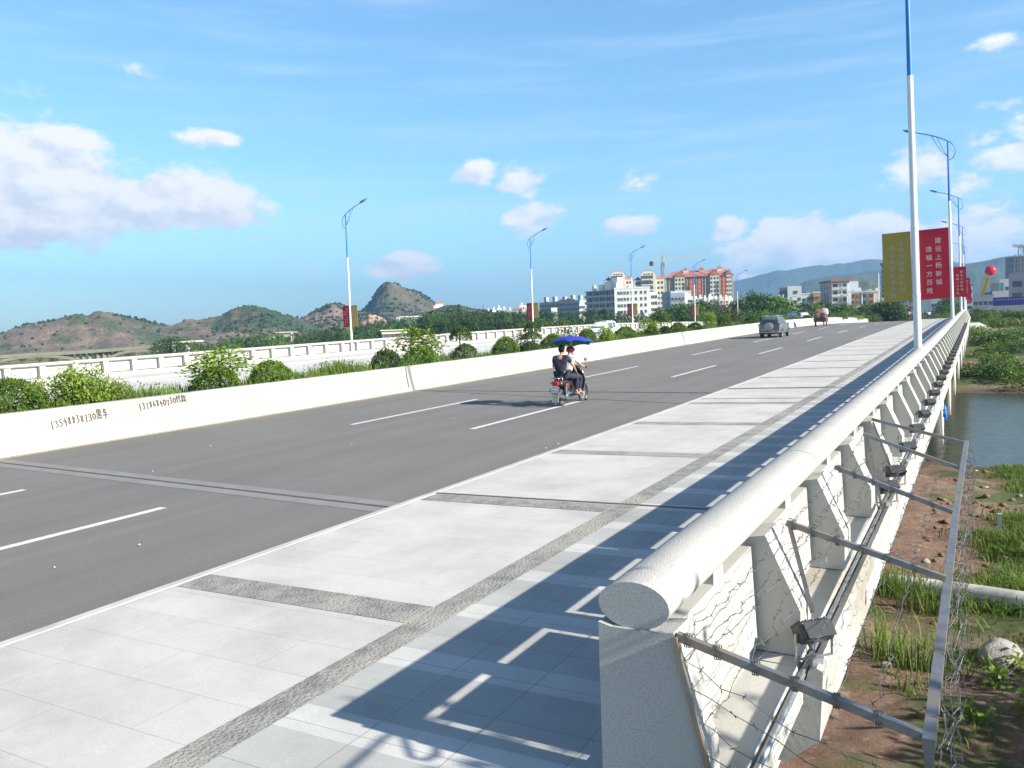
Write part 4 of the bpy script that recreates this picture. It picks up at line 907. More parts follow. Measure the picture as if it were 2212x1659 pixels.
# broken scrub and small trees on the hillsides, uncountable
HS = foliage('hillside scrub leaves', (.05, .085, .03), (.035, .06, .022), .8)
rg = random.Random(4); q = MB(); q.open = True
for (vv, dist, nu, nw, base) in SCR:
    if dist > 1400 or dist in (760, 1300) and nu == 80: continue
    m = 2*nw+1
    for _ in range(3200 if nu > 150 else 1900):
        i = rg.randrange(nu+1); j = rg.randrange(0, nw+3); x, y, z = vv[i*m+j]
        if z < base+1 or (NZ.noise(Vector((x*.012, y*.012, 7))) < .06 and rg.random() < .93): continue
        s_ = rg.uniform(.6, 1.7)*dist/950
        for _k in range(4):
            a_ = rg.uniform(0, 6.28); c_, d_ = math.cos(a_)*s_, math.sin(a_)*s_; t_ = rg.uniform(.5, 1.4)*s_; ox, oy = rg.gauss(0, s_*.5), rg.gauss(0, s_*.5)
            q.add([(x+ox-c_, y+oy-d_, z-.3), (x+ox+c_, y+oy+d_, z-.3+.2*s_), (x+ox+c_*.4, y+oy+d_*.4, z+t_*1.3), (x+ox-c_*.7, y+oy-d_*.7, z+t_)], [(0, 1, 2, 3)])
q.build('hillside_scrub', HS, kind='stuff')
# unseen tree, shrubs and rod, added only to shade the bank and bridge end
t = thing('tree', (5.2, 3.5, ground(5.2, 3.5)), 'added leafy tree, unseen right of the camera, put there to shade the end post', 'tree'); link('crown', crown_mesh(91, 1.7, 2.5, 4.0, 36, 16, .10, G1, 'round', .16), t); link('trunk', trunk_mesh(92, 4.6, .10, 5.5, 6, 1.2), t)
for i, (x, y, s) in enumerate(((5.4, 10.6, 1.5), (4.6, 12.2, 1.2), (4.9, 9.0, 1.3))):
    t = thing('leafy_shrub', (x, y, ground(x, y)), ['big', 'farther', 'nearer'][i]+' added leafy shrub, unseen right of the camera, put there to shade the red earth', 'shrub', 'shrubs added outside the frame on the right for their shade'); t.scale = (s, s, s*1.75); link('foliage', B1, t); link('stem', STM, t)
t = thing('shadow_rod_post', (.95, 2.55, ground(.9, 2.55)), 'added unseen post with a steel rod bent to cast the curled pavement shadow', 'post'); gz = ground(.9, 2.55)  # post and rod made up; rod shaped to throw the curled pavement shadow
q = MB(); q.tube([(0, 0, 0), (0, 0, 2.3-gz)], .025, 8); q.build('shaft', TB, t)
q = MB(); Z_ = lambda y, z: (-.05, y-2.55, z-gz); q.tube([Z_(2.55, 2.28), Z_(2.9, 2.40), Z_(3.2, 2.42), Z_(3.46, 2.435), Z_(3.54, 2.425), Z_(3.53, 2.39), Z_(3.43, 2.33), Z_(3.35, 2.28), Z_(3.36, 2.235), Z_(3.43, 2.22), Z_(3.51, 2.25)], .016, 8); q.build('rod', TB, t, smooth=1)
# ---------------------------------------------------------------- figures
SKIN = pm('skin', (.50, .27, .17), (.44, .235, .15), scale=20, rough=.55); HAIR = pm('black hair', (.010, .009, .010), rough=.85, spec=.2)
def skin_mesh(nodes, edges, sub=1):
    names = list(nodes); me = bpy.data.meshes.new('s'); me.from_pydata([nodes[k][0] for k in names], [(names.index(a), names.index(b)) for a, b in edges], [])
    o = bpy.data.objects.new('s', me); COL.objects.link(o); o.modifiers.new('s', 'SKIN')
    for i, k in enumerate(names):
        v = me.skin_vertices[0].data[i]; r = nodes[k][1]; v.radius = (r, r) if isinstance(r, (int, float)) else r; v.use_root = (i == 0)
    s = o.modifiers.new('u', 'SUBSURF'); s.levels = sub; s.render_levels = sub
    out = bpy.data.meshes.new_from_object(o.evaluated_get(bpy.context.evaluated_depsgraph_get())); bpy.data.objects.remove(o); return out
def merge(meshes, name, mat, voxel=None, smooth=True):
    bm = bmesh.new()
    for m in meshes: bm.from_mesh(m)
    me = bpy.data.meshes.new(name); bm.to_mesh(me); bm.free(); me.materials.clear()
    if voxel:
        o = bpy.data.objects.new('r', me); COL.objects.link(o); md = o.modifiers.new('r', 'REMESH'); md.mode = 'VOXEL'; md.voxel_size = voxel; md.use_smooth_shade = True
        sm = o.modifiers.new('sm', 'SMOOTH'); sm.iterations = 2; sm.factor = .5
        out = bpy.data.meshes.new_from_object(o.evaluated_get(bpy.context.evaluated_depsgraph_get())); bpy.data.objects.remove(o); me = out; me.name = name
    me.materials.clear(); me.materials.append(mat)
    if smooth: me.polygons.foreach_set('use_smooth', [True]*len(me.polygons))
    return me
def head_mesh(c, yaw=0.0, r=.104):
    mb = MB()
    def f(v):
        x, y, z = v; w = 1-.22*max(0, -z/.13)
        return Vector((x*w, y*(w if y > 0 else 1), z))
    mb.ell((0, 0, 0), (r*.80, r*1.02, r*1.28), 20, 16, fn=f)
    mb.ell((0, r*.98, -r*.12), (.014, .024, .026), 8, 6); mb.ell((0, r*.92, -r*.55), (.026, .012, .009), 8, 6); mb.ell((0, r*.80, -r*.95), (.028, .02, .02), 8, 6)
    for s in (-1, 1): mb.ell((s*.034, r*.88, r*.08), (.015, .012, .009), 8, 6); mb.ell((s*r*.82, -.005, -.01), (.012, .022, .034), 8, 6)
    me = mb.mesh('h', SKIN, 1); me.transform(Matrix.Translation(c) @ Matrix.Rotation(yaw, 4, 'Z')); return me
def hand(nodes, edges, wrist, d, up, side, tag_, curl=.5):
    """five short chains rooted in the palm; d = pointing direction, up = back of the hand"""
    d = Vector(d).normalized(); up = Vector(up).normalized(); s = d.cross(up).normalized()*side; w = Vector(nodes[wrist][0])
    palm = w+d*.05; nodes[tag_+'p'] = (tuple(palm), (.034, .016)); edges.append((wrist, tag_+'p'))
    ms = []
    for i, (o, l) in enumerate(((-.028, .062), (-.010, .072), (.010, .076), (.028, .068))):
        a = palm+s*o+d*.03; b_ = a+d*l*.5-up*l*.15*curl*2; c = b_+d*l*.35-up*l*.45*curl*2; q = MB(); q.tube([a-d*.02, a, b_, c], [.0095, .009, .0085, .007], 8); ms.append(q.mesh('f', SKIN, 1))
    a = palm-s*.03-d*.01; q = MB(); q.tube([a+s*.01, a-s*.012+d*.02, a-s*.016+d*.045-up*.012], [.011, .010, .008], 8); ms.append(q.mesh('f', SKIN, 1))
    return ms
CE = [('pelvis', 'waist'), ('waist', 'chest'), ('chest', 'neckb'), ('neckb', 'neck'), ('neck', 'skull')]
def person(parent_loc, rz, J, mats, label, group=None, helmet=None, sleeves='short', sandals=True, face=0.0, grips=((0, 1, -.3), (0, 1, -.3)), vox=.010):
    """J: joint positions; the body is one continuous surface, clothes and hair are its children"""
    nodes = {'pelvis': (J['pelvis'], (.145, .11)), 'waist': (J['waist'], (.125, .10)), 'chest': (J['chest'], (.15, .105)), 'neckb': (J['neckb'], .062), 'neck': (J['neck'], .052), 'skull': (J['skull'], .06)}
    edges = list(CE)
    extra = []
    for s in 'lr':
        sg = -1 if s == 'l' else 1
        nodes['sh'+s] = (J['sh'+s], .056); nodes['el'+s] = (J['el'+s], .041); nodes['wr'+s] = (J['wr'+s], .027)
        edges += [('chest', 'sh'+s), ('sh'+s, 'el'+s), ('el'+s, 'wr'+s)]
        nodes['hp'+s] = (J['hp'+s], .085); nodes['kn'+s] = (J['kn'+s], .058); nodes['an'+s] = (J['an'+s], .036); nodes['to'+s] = (J['to'+s], (.036, .026))
        edges += [('pelvis', 'hp'+s), ('hp'+s, 'kn'+s), ('kn'+s, 'an'+s), ('an'+s, 'to'+s)]
        extra += hand(nodes, edges, 'wr'+s, grips[0 if s == 'l' else 1], (0, .25, 1), sg, 'h'+s)
    body = merge([skin_mesh(nodes, edges, 2), head_mesh(Vector(J['skull']), face)]+extra, 'body', SKIN, vox)
    root = link('person', body, None, parent_loc, (0, 0, rz), label=label, cat='person', group=group)
    g = lambda k, add: (J[k], add)
    tn = {'pelvis': (tuple(Vector(J['pelvis'])+Vector((0, 0, -.02))), (.165, .135)), 'waist': g('waist', (.17, .14)), 'chest': g('chest', (.195, .155)), 'neckb': (tuple(Vector(J['neckb'])+Vector((0, .0, -.005))), .088)}
    te = [('pelvis', 'waist'), ('waist', 'chest'), ('chest', 'neckb')]
    for s in 'lr':
        tn['sh'+s] = g('sh'+s, .088); m_ = Vector(J['sh'+s]).lerp(Vector(J['el'+s]), .62 if sleeves == 'short' else (.12 if sleeves == 'none' else .97)); tn['sl'+s] = (tuple(m_), .062); te += [('chest', 'sh'+s), ('sh'+s, 'sl'+s)]
        if sleeves == 'long': tn['sw'+s] = (tuple(Vector(J['el'+s]).lerp(Vector(J['wr'+s]), .9)), .042); te += [('sl'+s, 'sw'+s)]
    link('shirt', merge([skin_mesh(tn, te, 2)], 'shirt', mats[0]), root)
    ln = {'pelvis': (J['pelvis'], (.16, .13))}; le = []
    for s in 'lr':
        ln['hp'+s] = g('hp'+s, .112); ln['kn'+s] = g('kn'+s, .083); ln['an'+s] = (tuple(Vector(J['kn'+s]).lerp(Vector(J['an'+s]), .9)), .066); le += [('pelvis', 'hp'+s), ('hp'+s, 'kn'+s), ('kn'+s, 'an'+s)]
    link('trousers', merge([skin_mesh(ln, le, 2)], 'trousers', mats[1]), root)
    q = MB(); c = Vector(J['skull'])
    if helmet:
        q.ell(c+Vector((0, -.008, .03)), (.125, .145, .135), 20, 14, fn=lambda v: Vector((v.x, v.y, max(v.z, -.055 if v.y < .02 else -.0))))
        h = q.build('helmet', helmet, root, smooth=1)
        q = MB(); q.ell(c+Vector((0, .015, .035)), (.118, .145, .125), 18, 12, fn=lambda v: Vector((v.x, max(v.y, .055), max(min(v.z, .06), -.045)))); q.build('visor', pm('grey visor', (.16, .16, .17), rough=.2), h, smooth=1)
    else:
        q.ell(c+Vector((0, -.014, .022)), (.101, .120, .126), 20, 14, fn=lambda v: Vector((v.x, min(v.y, .085), max(v.z, -.085 if v.y < .0 else (.02 if v.y < .05 else .045))))*(1+.03*NZ.noise(v*30)))
        q.build('hair', HAIR, root, smooth=1)
    for s in 'lr':
        a_, b_ = Vector(J['an'+s]), Vector(J['to'+s]); q = MB(); q.tube([a_+Vector((0, -.05, -.045)), b_+Vector((0, .04, -.035))], [.042, .038], 8, sq=(1, .35)); q.build('sandal', pm('pale sandal', (.5, .45, .4), rough=.7), root, smooth=40)
    return root

# ---------------------------------------------------------------- scooter with two riders
BLK = pm('black plastic', (.02, .02, .024), (.03, .03, .035), scale=6, rough=.35); CHR = pm('chrome', (.75, .75, .76), rough=.18, metal=1.0); TYR = pm('tyre rubber', (.055, .053, .05), (.08, .078, .07), scale=20, rough=.9)
DTY = pm('dusty grey rim', (.36, .36, .34), (.26, .26, .25), scale=15, rough=.7); REDL = pm('red lamp plastic', (.42, .03, .035), (.34, .02, .03), scale=8, rough=.25); PLT = pm('number plate', (.50, .50, .56), (.40, .40, .48), scale=8, rough=.5); BLU = pm('blue plastic', (.03, .16, .42), (.03, .12, .32), scale=6, rough=.4)
FND = pm('dusty splash guard', (.30, .31, .30), (.22, .23, .22), scale=8, rough=.7)
def torus(mb, c, R, r, axis='X', n=28, m=10, mi=0):
    vs = []
    for i in range(n):
        a_ = 2*math.pi*i/n
        for j in range(m):
            b_ = 2*math.pi*j/m; q = (R+r*math.cos(b_)); v = (r*math.sin(b_), q*math.cos(a_), q*math.sin(a_)); vs.append((c[0]+v[0], c[1]+v[1], c[2]+v[2]))
    fs = [(i*m+j, i*m+(j+1) % m, ((i+1) % n)*m+(j+1) % m, ((i+1) % n)*m+j) for i in range(n) for j in range(m)]; mb.add(vs, fs, mi)
def wheel(parent, y, R, w, x=0, nm='wheel', spokes=8, tw=None):
    q = MB(); torus(q, (0, 0, 0), R-w*.5, w*.5); t = q.mesh('tyre', TYR, 1)
    q = MB(); torus(q, (0, 0, 0), R-w*1.05, .012, m=8); q.tube([(-.05, 0, 0), (.05, 0, 0)], .04, 12)
    for k in range(spokes): a_ = 6.283*k/spokes; q.tube([(0, 0, 0), (0, (R-w)*math.cos(a_), (R-w)*math.sin(a_))], .009, 5)
    rm = q.mesh('rim', DTY, 40)
    o = link(nm, t, parent, (x, y, R)); link('rim', rm, o); return o
def scooter(loc, rz, label, plate=True):
    s = thing('motor_scooter', loc, label, 'scooter', None, rz)
    wheel(s, 0, .24, .10); wheel(s, 1.32, .24, .085)
    q = MB()  # rear body and tunnel
    q.tube([(0, -.28, .68), (0, -.05, .66), (0, .35, .60), (0, .55, .42), (0, .68, .27)], [.10, .15, .16, .13, .09], 14, sq=(1, .9)); q.box((0, .78, .27), (.34, .50, .06), bev=.02); q.box((0, .30, .40), (.22, .40, .20), bev=.04)
    q.build('body', BLK, s, smooth=50)
    q = MB(); q.box((0, .20, .775), (.27, .80, .09), bev=.035); q.box((0, -.10, .79), (.24, .30, .09), bev=.03); q.build('seat', pm('black seat vinyl', (.025, .025, .03), rough=.6), s)
    q = MB()  # leg shield curved from the floor to the steering head
    P = [(.97, .26), (1.03, .45), (1.06, .65), (1.02, .85), (.97, .98)]; wds = [.17, .22, .24, .20, .10]
    for i in range(4):
        (y1, z1), (y2, z2) = P[i], P[i+1]; a_, b_ = wds[i], wds[i+1]
        q.add([(-a_, y1, z1), (a_, y1, z1), (b_, y2, z2), (-b_, y2, z2), (-a_*.7, y1+.07, z1), (a_*.7, y1+.07, z1), (b_*.7, y2+.07, z2), (-b_*.7, y2+.07, z2)], [(0, 1, 2, 3), (4, 7, 6, 5), (0, 3, 7, 4), (1, 5, 6, 2)])
    q.build('leg_shield', BLK, s)
    q = MB()
    for sx in (-1, 1): q.tube([(sx*w_, y+.002, z) for (y, z), w_ in zip(P, wds)], .012, 6)
    q.build('shield_trim', CHR, s, smooth=1)
    q = MB(); torus(q, (0, 1.32, .25), .285, .05, n=28); q.v = [(x*1.2, y, z) for x, y, z in q.v]
    keep = [f for f in q.f if sum(q.v[i][2] for i in f)/4 > .36 or sum(q.v[i][1] for i in f)/4 > 1.5]; q.f = keep; q.mi = [0]*len(keep); q.open = True; q.build('front_fender', BLK, s, smooth=1)
    q = MB(); q.tube([(0, 1.32, .24), (0, 1.18, .50), (0, 1.0, .98)], .03, 8); q.tube([(-.33, .93, 1.03), (-.16, .98, 1.06), (0, 1.0, 1.03), (.16, .98, 1.06), (.33, .93, 1.03)], .013, 8); q.build('fork_and_handlebar', CHR, s, smooth=1)
    q = MB(); q.ell((0, 1.04, .98), (.10, .10, .085), 14, 10); q.box((0, .97, 1.0), (.2, .1, .07), bev=.02); q.build('headset', BLK, s, smooth=40)
    q = MB(); q.ell((0, 1.13, .97), (.07, .03, .06), 12, 8); q.build('headlight', pm('headlight glass', (.7, .72, .74), rough=.1), s, smooth=1)
    for sx in (-1, 1):
        q = MB(); q.tube([(sx*.24, .96, 1.05), (sx*.28, .97, 1.14), (sx*.31, .96, 1.20)], .006, 6); m = q.build('mirror_stalk', CHR, s)
        q = MB(); q.ell((sx*.32, .95, 1.24), (.06, .012, .05), 14, 8); q.build('mirror', pm('mirror glass', (.55, .75, .85), rough=.05, metal=.6), m, smooth=1)
        q = MB(); q.tube([(sx*.25, .955, 1.05), (sx*.36, .92, 1.025)], .018, 8); q.build('grip', BLK, s)
    q = MB()
    for sx in (-1, 1): q.tube([(sx*.11, .05, .74), (sx*.13, -.20, .80), (sx*.12, -.42, .80), (0, -.46, .80)], .009, 6); q.tube([(sx*.13, -.2, .80), (sx*.1, -.15, .6)], .008, 6)
    for y in (-.22, -.30, -.38): q.tube([(-.12, y, .80), (.12, y, .80)], .007, 6)
    q.build('rear_rack', CHR, s, smooth=1)
    q = MB(); q.box((0, -.36, .66), (.21, .10, .13), bev=.03); tl = q.build('tail_light', REDL, s)
    for sx in (-1, 1): q = MB(); q.ell((sx*.16, -.33, .66), (.035, .03, .03), 8, 6); q.build('indicator', pm('amber plastic', (.6, .25, .04), rough=.3), s, smooth=1)
    q = MB(); q.box((0, -.43, .49), (.24, .012, .15), M=Matrix.Rotation(RAD(-14), 4, 'X')); q.build('number_plate', PLT, s)
    q = MB(); torus(q, (0, -.44, .47), .085, .007, n=18, m=5); q.v = [((y+.44)*1.7, -.445+x, z) for x, y, z in q.v]; q.build('plate_hoop', BLK, s)
    q = MB(); q.box((0, -.40, .29), (.20, .02, .30), M=Matrix.Rotation(RAD(-12), 4, 'X')); q.build('splash_guard', FND, s)
    q = MB(); q.tube([(.10, .45, .25), (.15, .2, .22), (.17, -.15, .27), (.17, -.30, .30)], [.018, .03, .042, .036], 10); q.tube([(.12, .35, .34), (.13, .1, .36), (.12, -.02, .24)], [.05, .06, .05], 10); q.build('engine_and_exhaust', CHR, s, smooth=40)
    q = MB()
    for k in range(5): q.box((.13, .22+.045*k, .47), (.05, .02, .18))
    q.tube([(.15, 0, .62), (.16, -.04, .3)], .018, 8); q.box((.14, .02, .50), (.05, .12, .16), bev=.02); q.build('chrome_parts', CHR, s)
    q = MB(); q.box((.155, .08, .58), (.02, .16, .10), bev=.01); q.build('side_badge', REDL, s)
    q = MB(); q.tube([(.10, .93, .34), (.10, .93, .60)], .055, 10); q.build('water_bottle', BLU, s, smooth=40)
    q = MB(); q.box((.08, .95, .70), (.12, .05, .12), bev=.02); q.build('red_pouch', REDL, s)
    q = MB(); q.tube([(-.12, .42, .26), (-.2, .40, .02)], .011, 6); q.tube([(.16, .5, .26), (.30, .5, .26)], .014, 6); q.tube([(-.16, .5, .26), (-.30, .5, .26)], .014, 6); q.build('footrest', CHR, s)
    return s
SX, SY = -10.72, 21.55; SZ = deck(SY)+.0
gr = math.atan(deck(23)-deck(22))
sc_ = scooter((SX, SY, SZ), 0, 'black and chrome motor scooter carrying two riders under a blue umbrella'); sc_.rotation_euler = (gr, 0, 0); sc_.scale = (1.06,)*3
NAVY = pm('navy cloth', (.028, .028, .060), (.014, .015, .034), scale=9, rough=.9, bump=1, bscale=14); NAV2 = pm('dark blue trousers', (.028, .030, .066), (.016, .018, .042), scale=9, rough=.9, bump=1, bscale=14); WSH = pm('pale grey shirt cloth', (.55, .56, .55), (.38, .42, .42), scale=14, rough=.85); DKT = pm('charcoal trousers', (.03, .03, .04), (.02, .02, .03), scale=8, rough=.85)
Z = 1.06
def J_(d): return {k: (v[0]*Z, v[1]*Z, v[2]*Z) for k, v in d.items()}
jp = J_(dict(pelvis=(0, -.02, .90), waist=(0, -.04, 1.06), chest=(0, .0, 1.26), neckb=(0, .04, 1.40), neck=(0, .06, 1.46), skull=(0, .09, 1.555),
     shl=(-.19, .0, 1.34), ell=(-.30, .12, 1.10), wrl=(-.27, .32, .98), shr=(.19, .02, 1.34), elr=(.27, .20, 1.12), wrr=(.25, .42, .95),
     hpl=(-.10, .04, .86), knl=(-.27, .44, .78), anl=(-.25, .42, .38), tol=(-.27, .56, .32), hpr=(.10, .04, .86), knr=(.27, .44, .78), anr=(.25, .42, .38), tor=(.27, .56, .32)))
person((SX, SY, SZ), 0, jp, (NAVY, NAV2), 'passenger in navy shirt and dark trousers, bareheaded, sitting at the back of the scooter', 'people on the scooter', grips=((0, .5, -.8), (0, .5, -.8)), face=.1)
jd = J_(dict(pelvis=(0, .36, .88), waist=(0, .38, 1.04), chest=(0, .45, 1.22), neckb=(0, .51, 1.36), neck=(.01, .54, 1.42), skull=(.02, .58, 1.51),
     shl=(-.19, .46, 1.30), ell=(-.30, .66, 1.10), wrl=(-.30, .88, 1.055), shr=(.19, .47, 1.30), elr=(.29, .68, 1.10), wrr=(.30, .88, 1.055),
     hpl=(-.09, .42, .84), knl=(-.20, .83, .76), anl=(-.13, .82, .38), tol=(-.13, .97, .335), hpr=(.09, .42, .84), knr=(.20, .83, .76), anr=(.15, .80, .38), tor=(.16, .95, .335)))
person((SX, SY, SZ), 0, jd, (WSH, DKT), 'driver in pale shirt and red helmet holding the scooter handlebar', 'people on the scooter', helmet=pm('red helmet', (.40, .015, .03), (.3, .01, .02), scale=5, rough=.25), face=-.25, grips=((-.1, .9, -.2), (.1, .9, -.2)))
# umbrella clamped over the scooter
um = thing('umbrella', (SX, SY, SZ), 'blue umbrella with green underside and tip tilted over the scooter riders', 'umbrella'); um.rotation_euler = (gr, 0, 0)
def umb_pt(k, t, R=.70, dz=.22):
    a_ = 2*math.pi*k/8+.3; e = R*math.sin(t*1.25)/math.sin(1.25); z = -dz*(1-math.cos(t*1.35))/(1-math.cos(1.35)); return Vector((e*math.cos(a_), e*math.sin(a_), z))
def umb_sheet(off, t0=0.0, t1=1.0):
    q = MB(); q.open = True; n = 8; m = 8; sub = 5
    for k in range(n):
        for i in range(m+1):
            t = t0+(t1-t0)*i/m; A, B = umb_pt(k, t), umb_pt(k+1, t)
            for j in range(sub+1):
                u = j/sub; p = A.lerp(B, u); p = p*(1-.07*math.sin(math.pi*u)*t); p.z += .03*math.sin(math.pi*u)*t; q.v.append((p.x, p.y, p.z-off))
    w_ = (m+1)*(sub+1)
    for k in range(n):
        for i in range(m):
            for j in range(sub): a_ = k*w_+i*(sub+1)+j; q.f.append((a_, a_+1, a_+sub+2, a_+sub+1)); q.mi.append(0)
    return q
top = Vector((.06, .62, 2.02)); RM = Matrix.Translation(top) @ Matrix.Rotation(RAD(-8), 4, 'X') @ Matrix.Rotation(RAD(-3), 4, 'Y')
def ub(q, n, m, par=um, **k):
    me = q.mesh(n, m, k.pop('smooth', 0)); me.transform(RM); return link(n, me, par)
BLUM = pm('blue umbrella cloth', (.035, .045, .42), (.03, .03, .34), scale=3, rough=.45); GRUM = pm('green umbrella lining', (.01, .20, .16), (.01, .15, .13), scale=3, rough=.6)
cn = ub(umb_sheet(0), 'canopy', BLUM, smooth=30); ub(umb_sheet(.008), 'lining', GRUM, cn, smooth=30)
q = MB(); q.ell((0, 0, .025), (.10, .10, .03), 12, 6); q.tube([(0, 0, 0), (0, 0, .10)], .01, 6); ub(q, 'tip', pm('green tip', (.01, .30, .16), rough=.5))
q = MB()
for k in range(8): q.tube([umb_pt(k, t)-Vector((0, 0, .014)) for t in (0, .3, .6, .8, 1)], .004, 4)
for k in range(8): A, B = umb_pt(k, .5), Vector((0, 0, -.35)); q.tube([A-Vector((0, 0, .014)), B], .003, 4)
ub(q, 'ribs', CHR)
q = MB(); q.tube([(.10, .80, .95), (.08, .74, 1.3), top], .010, 8); q.build('shaft', CHR, um)

# ---------------------------------------------------------------- cars
def car(loc, rz, label, paint, L=4.35, Wd=1.78, Hh=1.70, suv=True, glassc=(.04, .05, .055)):
    GLS = pm('car glass '+paint.name, glassc, (.06, .075, .08), scale=1, rough=.06)
    t = thing('suv' if suv else 'minivan', loc, label, 'car' if suv else 'van', None, rz); w = Wd/2
    # stations: y, bottom, belt, roof, half width factor (rear to front)
    st = [(0.0, .42, .98, 1.02, .90), (.06, .34, 1.0, 1.10, .955), (.16, .30, 1.03, 1.48, .98), (.34, .28, 1.04, 1.66, 1.0), (.9, .27, 1.03, 1.70, 1.0), (1.8, .27, 1.01, 1.70, 1.0), (2.45, .27, .99, 1.64, 1.0), (2.75, .27, .985, 1.42, 1.0), (3.15, .27, .98, 1.06, .99), (3.6, .27, .92, .97, .97), (4.0, .28, .84, .88, .93), (4.22, .30, .74, .78, .86), (4.35, .36, .62, .66, .72)]
    if not suv: st = [(0, .4, 1.0, 1.05, .90), (.05, .32, 1.0, 1.3, .96), (.15, .28, 1.02, 1.62, .99), (.35, .26, 1.02, 1.72, 1), (1.2, .26, 1.0, 1.74, 1), (2.4, .26, .98, 1.70, 1), (3.0, .26, .97, 1.5, 1), (3.55, .26, .96, 1.06, .98), (3.9, .28, .88, .93, .94), (4.15, .30, .76, .8, .87), (4.3, .36, .62, .66, .74)]
    k_ = Hh/1.70; q = MB(); n = 13; q.v = []
    def ring(y, zb, zl, zr, f):
        ww = w*f; zr *= k_; zl *= 1; g_ = max(0, min(1, (zr-zl)/.6)); tw = ww*(.97-.23*g_)
        h = [(ww*.80, zb), (ww*.97, zb+.10), (ww, zb+.30), (ww*.99, zl-.06), (ww*.96, zl), (tw, zr-.06*g_-.005), (tw*.80, zr)]
        return [(x, y, z) for x, z in h]+[(0, y, zr+.02*g_)]+[(-x, y, z) for x, z in reversed(h)]
    rings = [ring(*s) for s in st]; m = len(rings[0])
    for r_ in rings: q.v += r_
    q.f = [(i*m+j, i*m+j+1, (i+1)*m+j+1, (i+1)*m+j) for i in range(len(rings)-1) for j in range(m-1)]+[((i+1)*m, (i+1)*m+m-1, i*m+m-1, i*m) for i in range(len(rings)-1)]
    q.f += [tuple(range(m-1, -1, -1)), tuple((len(rings)-1)*m+j for j in range(m))]; q.mi = [0]*len(q.f); q.build('body', paint, t, smooth=35)
    R = .345; ya, yb = .82, L-.85
    for y in (ya, yb):
        for sx in (-1, 1):
            q = MB(); q.tube([(sx*(w-.24), 0, 0), (sx*(w-.02), 0, 0)], R, 24); o = q.build('wheel', TYR, t, smooth=40, loc=(0, y, R))
            q = MB(); q.tube([(sx*(w-.04), 0, 0), (sx*(w-.005), 0, 0)], R*.66, 18)
            for k in range(6): q.tube([(sx*(w-.0), .05*math.cos(k*1.047), .05*math.sin(k*1.047)), (sx*w, R*.6*math.cos(k*1.047), R*.6*math.sin(k*1.047))], .025, 5)
            q.build('rim', DTY, o, smooth=40)
            q = MB(); q.open = True; N_ = 14; x_ = sx*(w*1.0+.006)
            q.v = [(x_, y+(R+.07)*math.cos(math.pi*i/N_), R+(R+.05)*math.sin(math.pi*i/N_)) for i in range(N_+1)]+[(x_, y, R*.6)]; q.f = [(i, i+1, N_+1) for i in range(N_)]; q.mi = [0]*N_
            q.v = [(v[0], v[1], v[2]) for v in q.v]; q.build('wheel_arch', BLK, t)
    def pt(i, a, off=.008):    # interpolate station i between belt and roof edge
        A, B = Vector(rings[i][4]), Vector(rings[i][5]); p = A.lerp(B, a); return p+Vector((off, 0, .0))
    sides = [(3, 4), (4, 5), (5, 6)] if suv else [(3, 4), (4, 5), (5, 6)]
    for sx in (-1, 1):
        for (i, j) in sides:
            A, B, C_, D_ = pt(i, .10), pt(j, .10), pt(j, .88), pt(i, .88); e = .05
            ps = [A+Vector((0, e, 0)), B-Vector((0, e, 0)), C_-Vector((0, e, 0)), D_+Vector((0, e, 0))]
            q = MB(); q.open = True; q.quad(*[(sx*p.x, p.y, p.z) for p in ps]); q.build('side_window', GLS, t)
    def strip(i, j, a, b_, xf, off, nm):
        A, B = rings[i], rings[j]; z1 = A[4][2]+(A[6][2]-A[4][2])*a; z2 = B[4][2]+(B[6][2]-B[4][2])*b_; x1, x2 = A[5][0]*xf, B[5][0]*xf*.97
        q = MB(); q.open = True; q.quad((-x1, A[4][1]+off, z1), (x1, A[4][1]+off, z1), (x2, B[4][1]+off, z2), (-x2, B[4][1]+off, z2)); q.build(nm, GLS, t)
    # rear window and windscreen
    q = MB(); q.box((0, .082, 1.27*k_), (Wd*.76, .03, .42), M=Matrix.Rotation(RAD(-12), 4, 'X')); q.build('rear_window', GLS, t)
    i1 = 8 if suv else 7; A, B = rings[i1], rings[i1-2]
    q = MB(); q.open = True; u = lambda R_, f, z: (R_[5][0]*f, R_[5][1], R_[6][2]+z)
    a1, b1 = u(A, .95, .03), u(B, .92, .02); q.quad((-a1[0], a1[1]+.03, a1[2]), (a1[0], a1[1]+.03, a1[2]), (b1[0], b1[1]+.06, b1[2]), (-b1[0], b1[1]+.06, b1[2])); q.build('windscreen', GLS, t)
    q = MB(); q.box((0, -.03, .50), (Wd*.90, .16, .20), bev=.05); q.build('rear_bumper', paint, t); q = MB(); q.box((0, -.115, .47), (Wd*.8, .01, .05)); q.build('bumper_trim', pm('pale trim', (.55, .56, .6), rough=.4), t)
    for sx in (-1, 1):
        q = MB(); q.box((sx*w*.90, .035, 1.0), (.13, .10, .36), bev=.03); q.build('tail_light', REDL, t); q = MB(); q.box((sx*w*.90, -.02, .93), (.10, .02, .10)); q.build('reversing_light', pm('clear lamp', (.7, .68, .68), rough=.2), t)
        q = MB(); q.box((sx*(w+.08), L-1.62, 1.06), (.16, .10, .14), bev=.03); q.build('door_mirror', paint, t)
        q = MB(); q.box((sx*w*.72, L-.12, .68), (.30, .10, .14), bev=.03); q.build('headlight', pm('clear lamp', (.7, .68, .68), rough=.2), t)
        q = MB(); q.tube([(sx*w*.70, .5, Hh+.0), (sx*w*.70, .55, Hh+.06), (sx*w*.70, 2.3, Hh+.05), (sx*w*.70, 2.4, Hh-.04)], .022, 6)
        if suv: q.build('roof_rail', pm('silver rail', (.6, .62, .62), rough=.3, metal=.5), t)
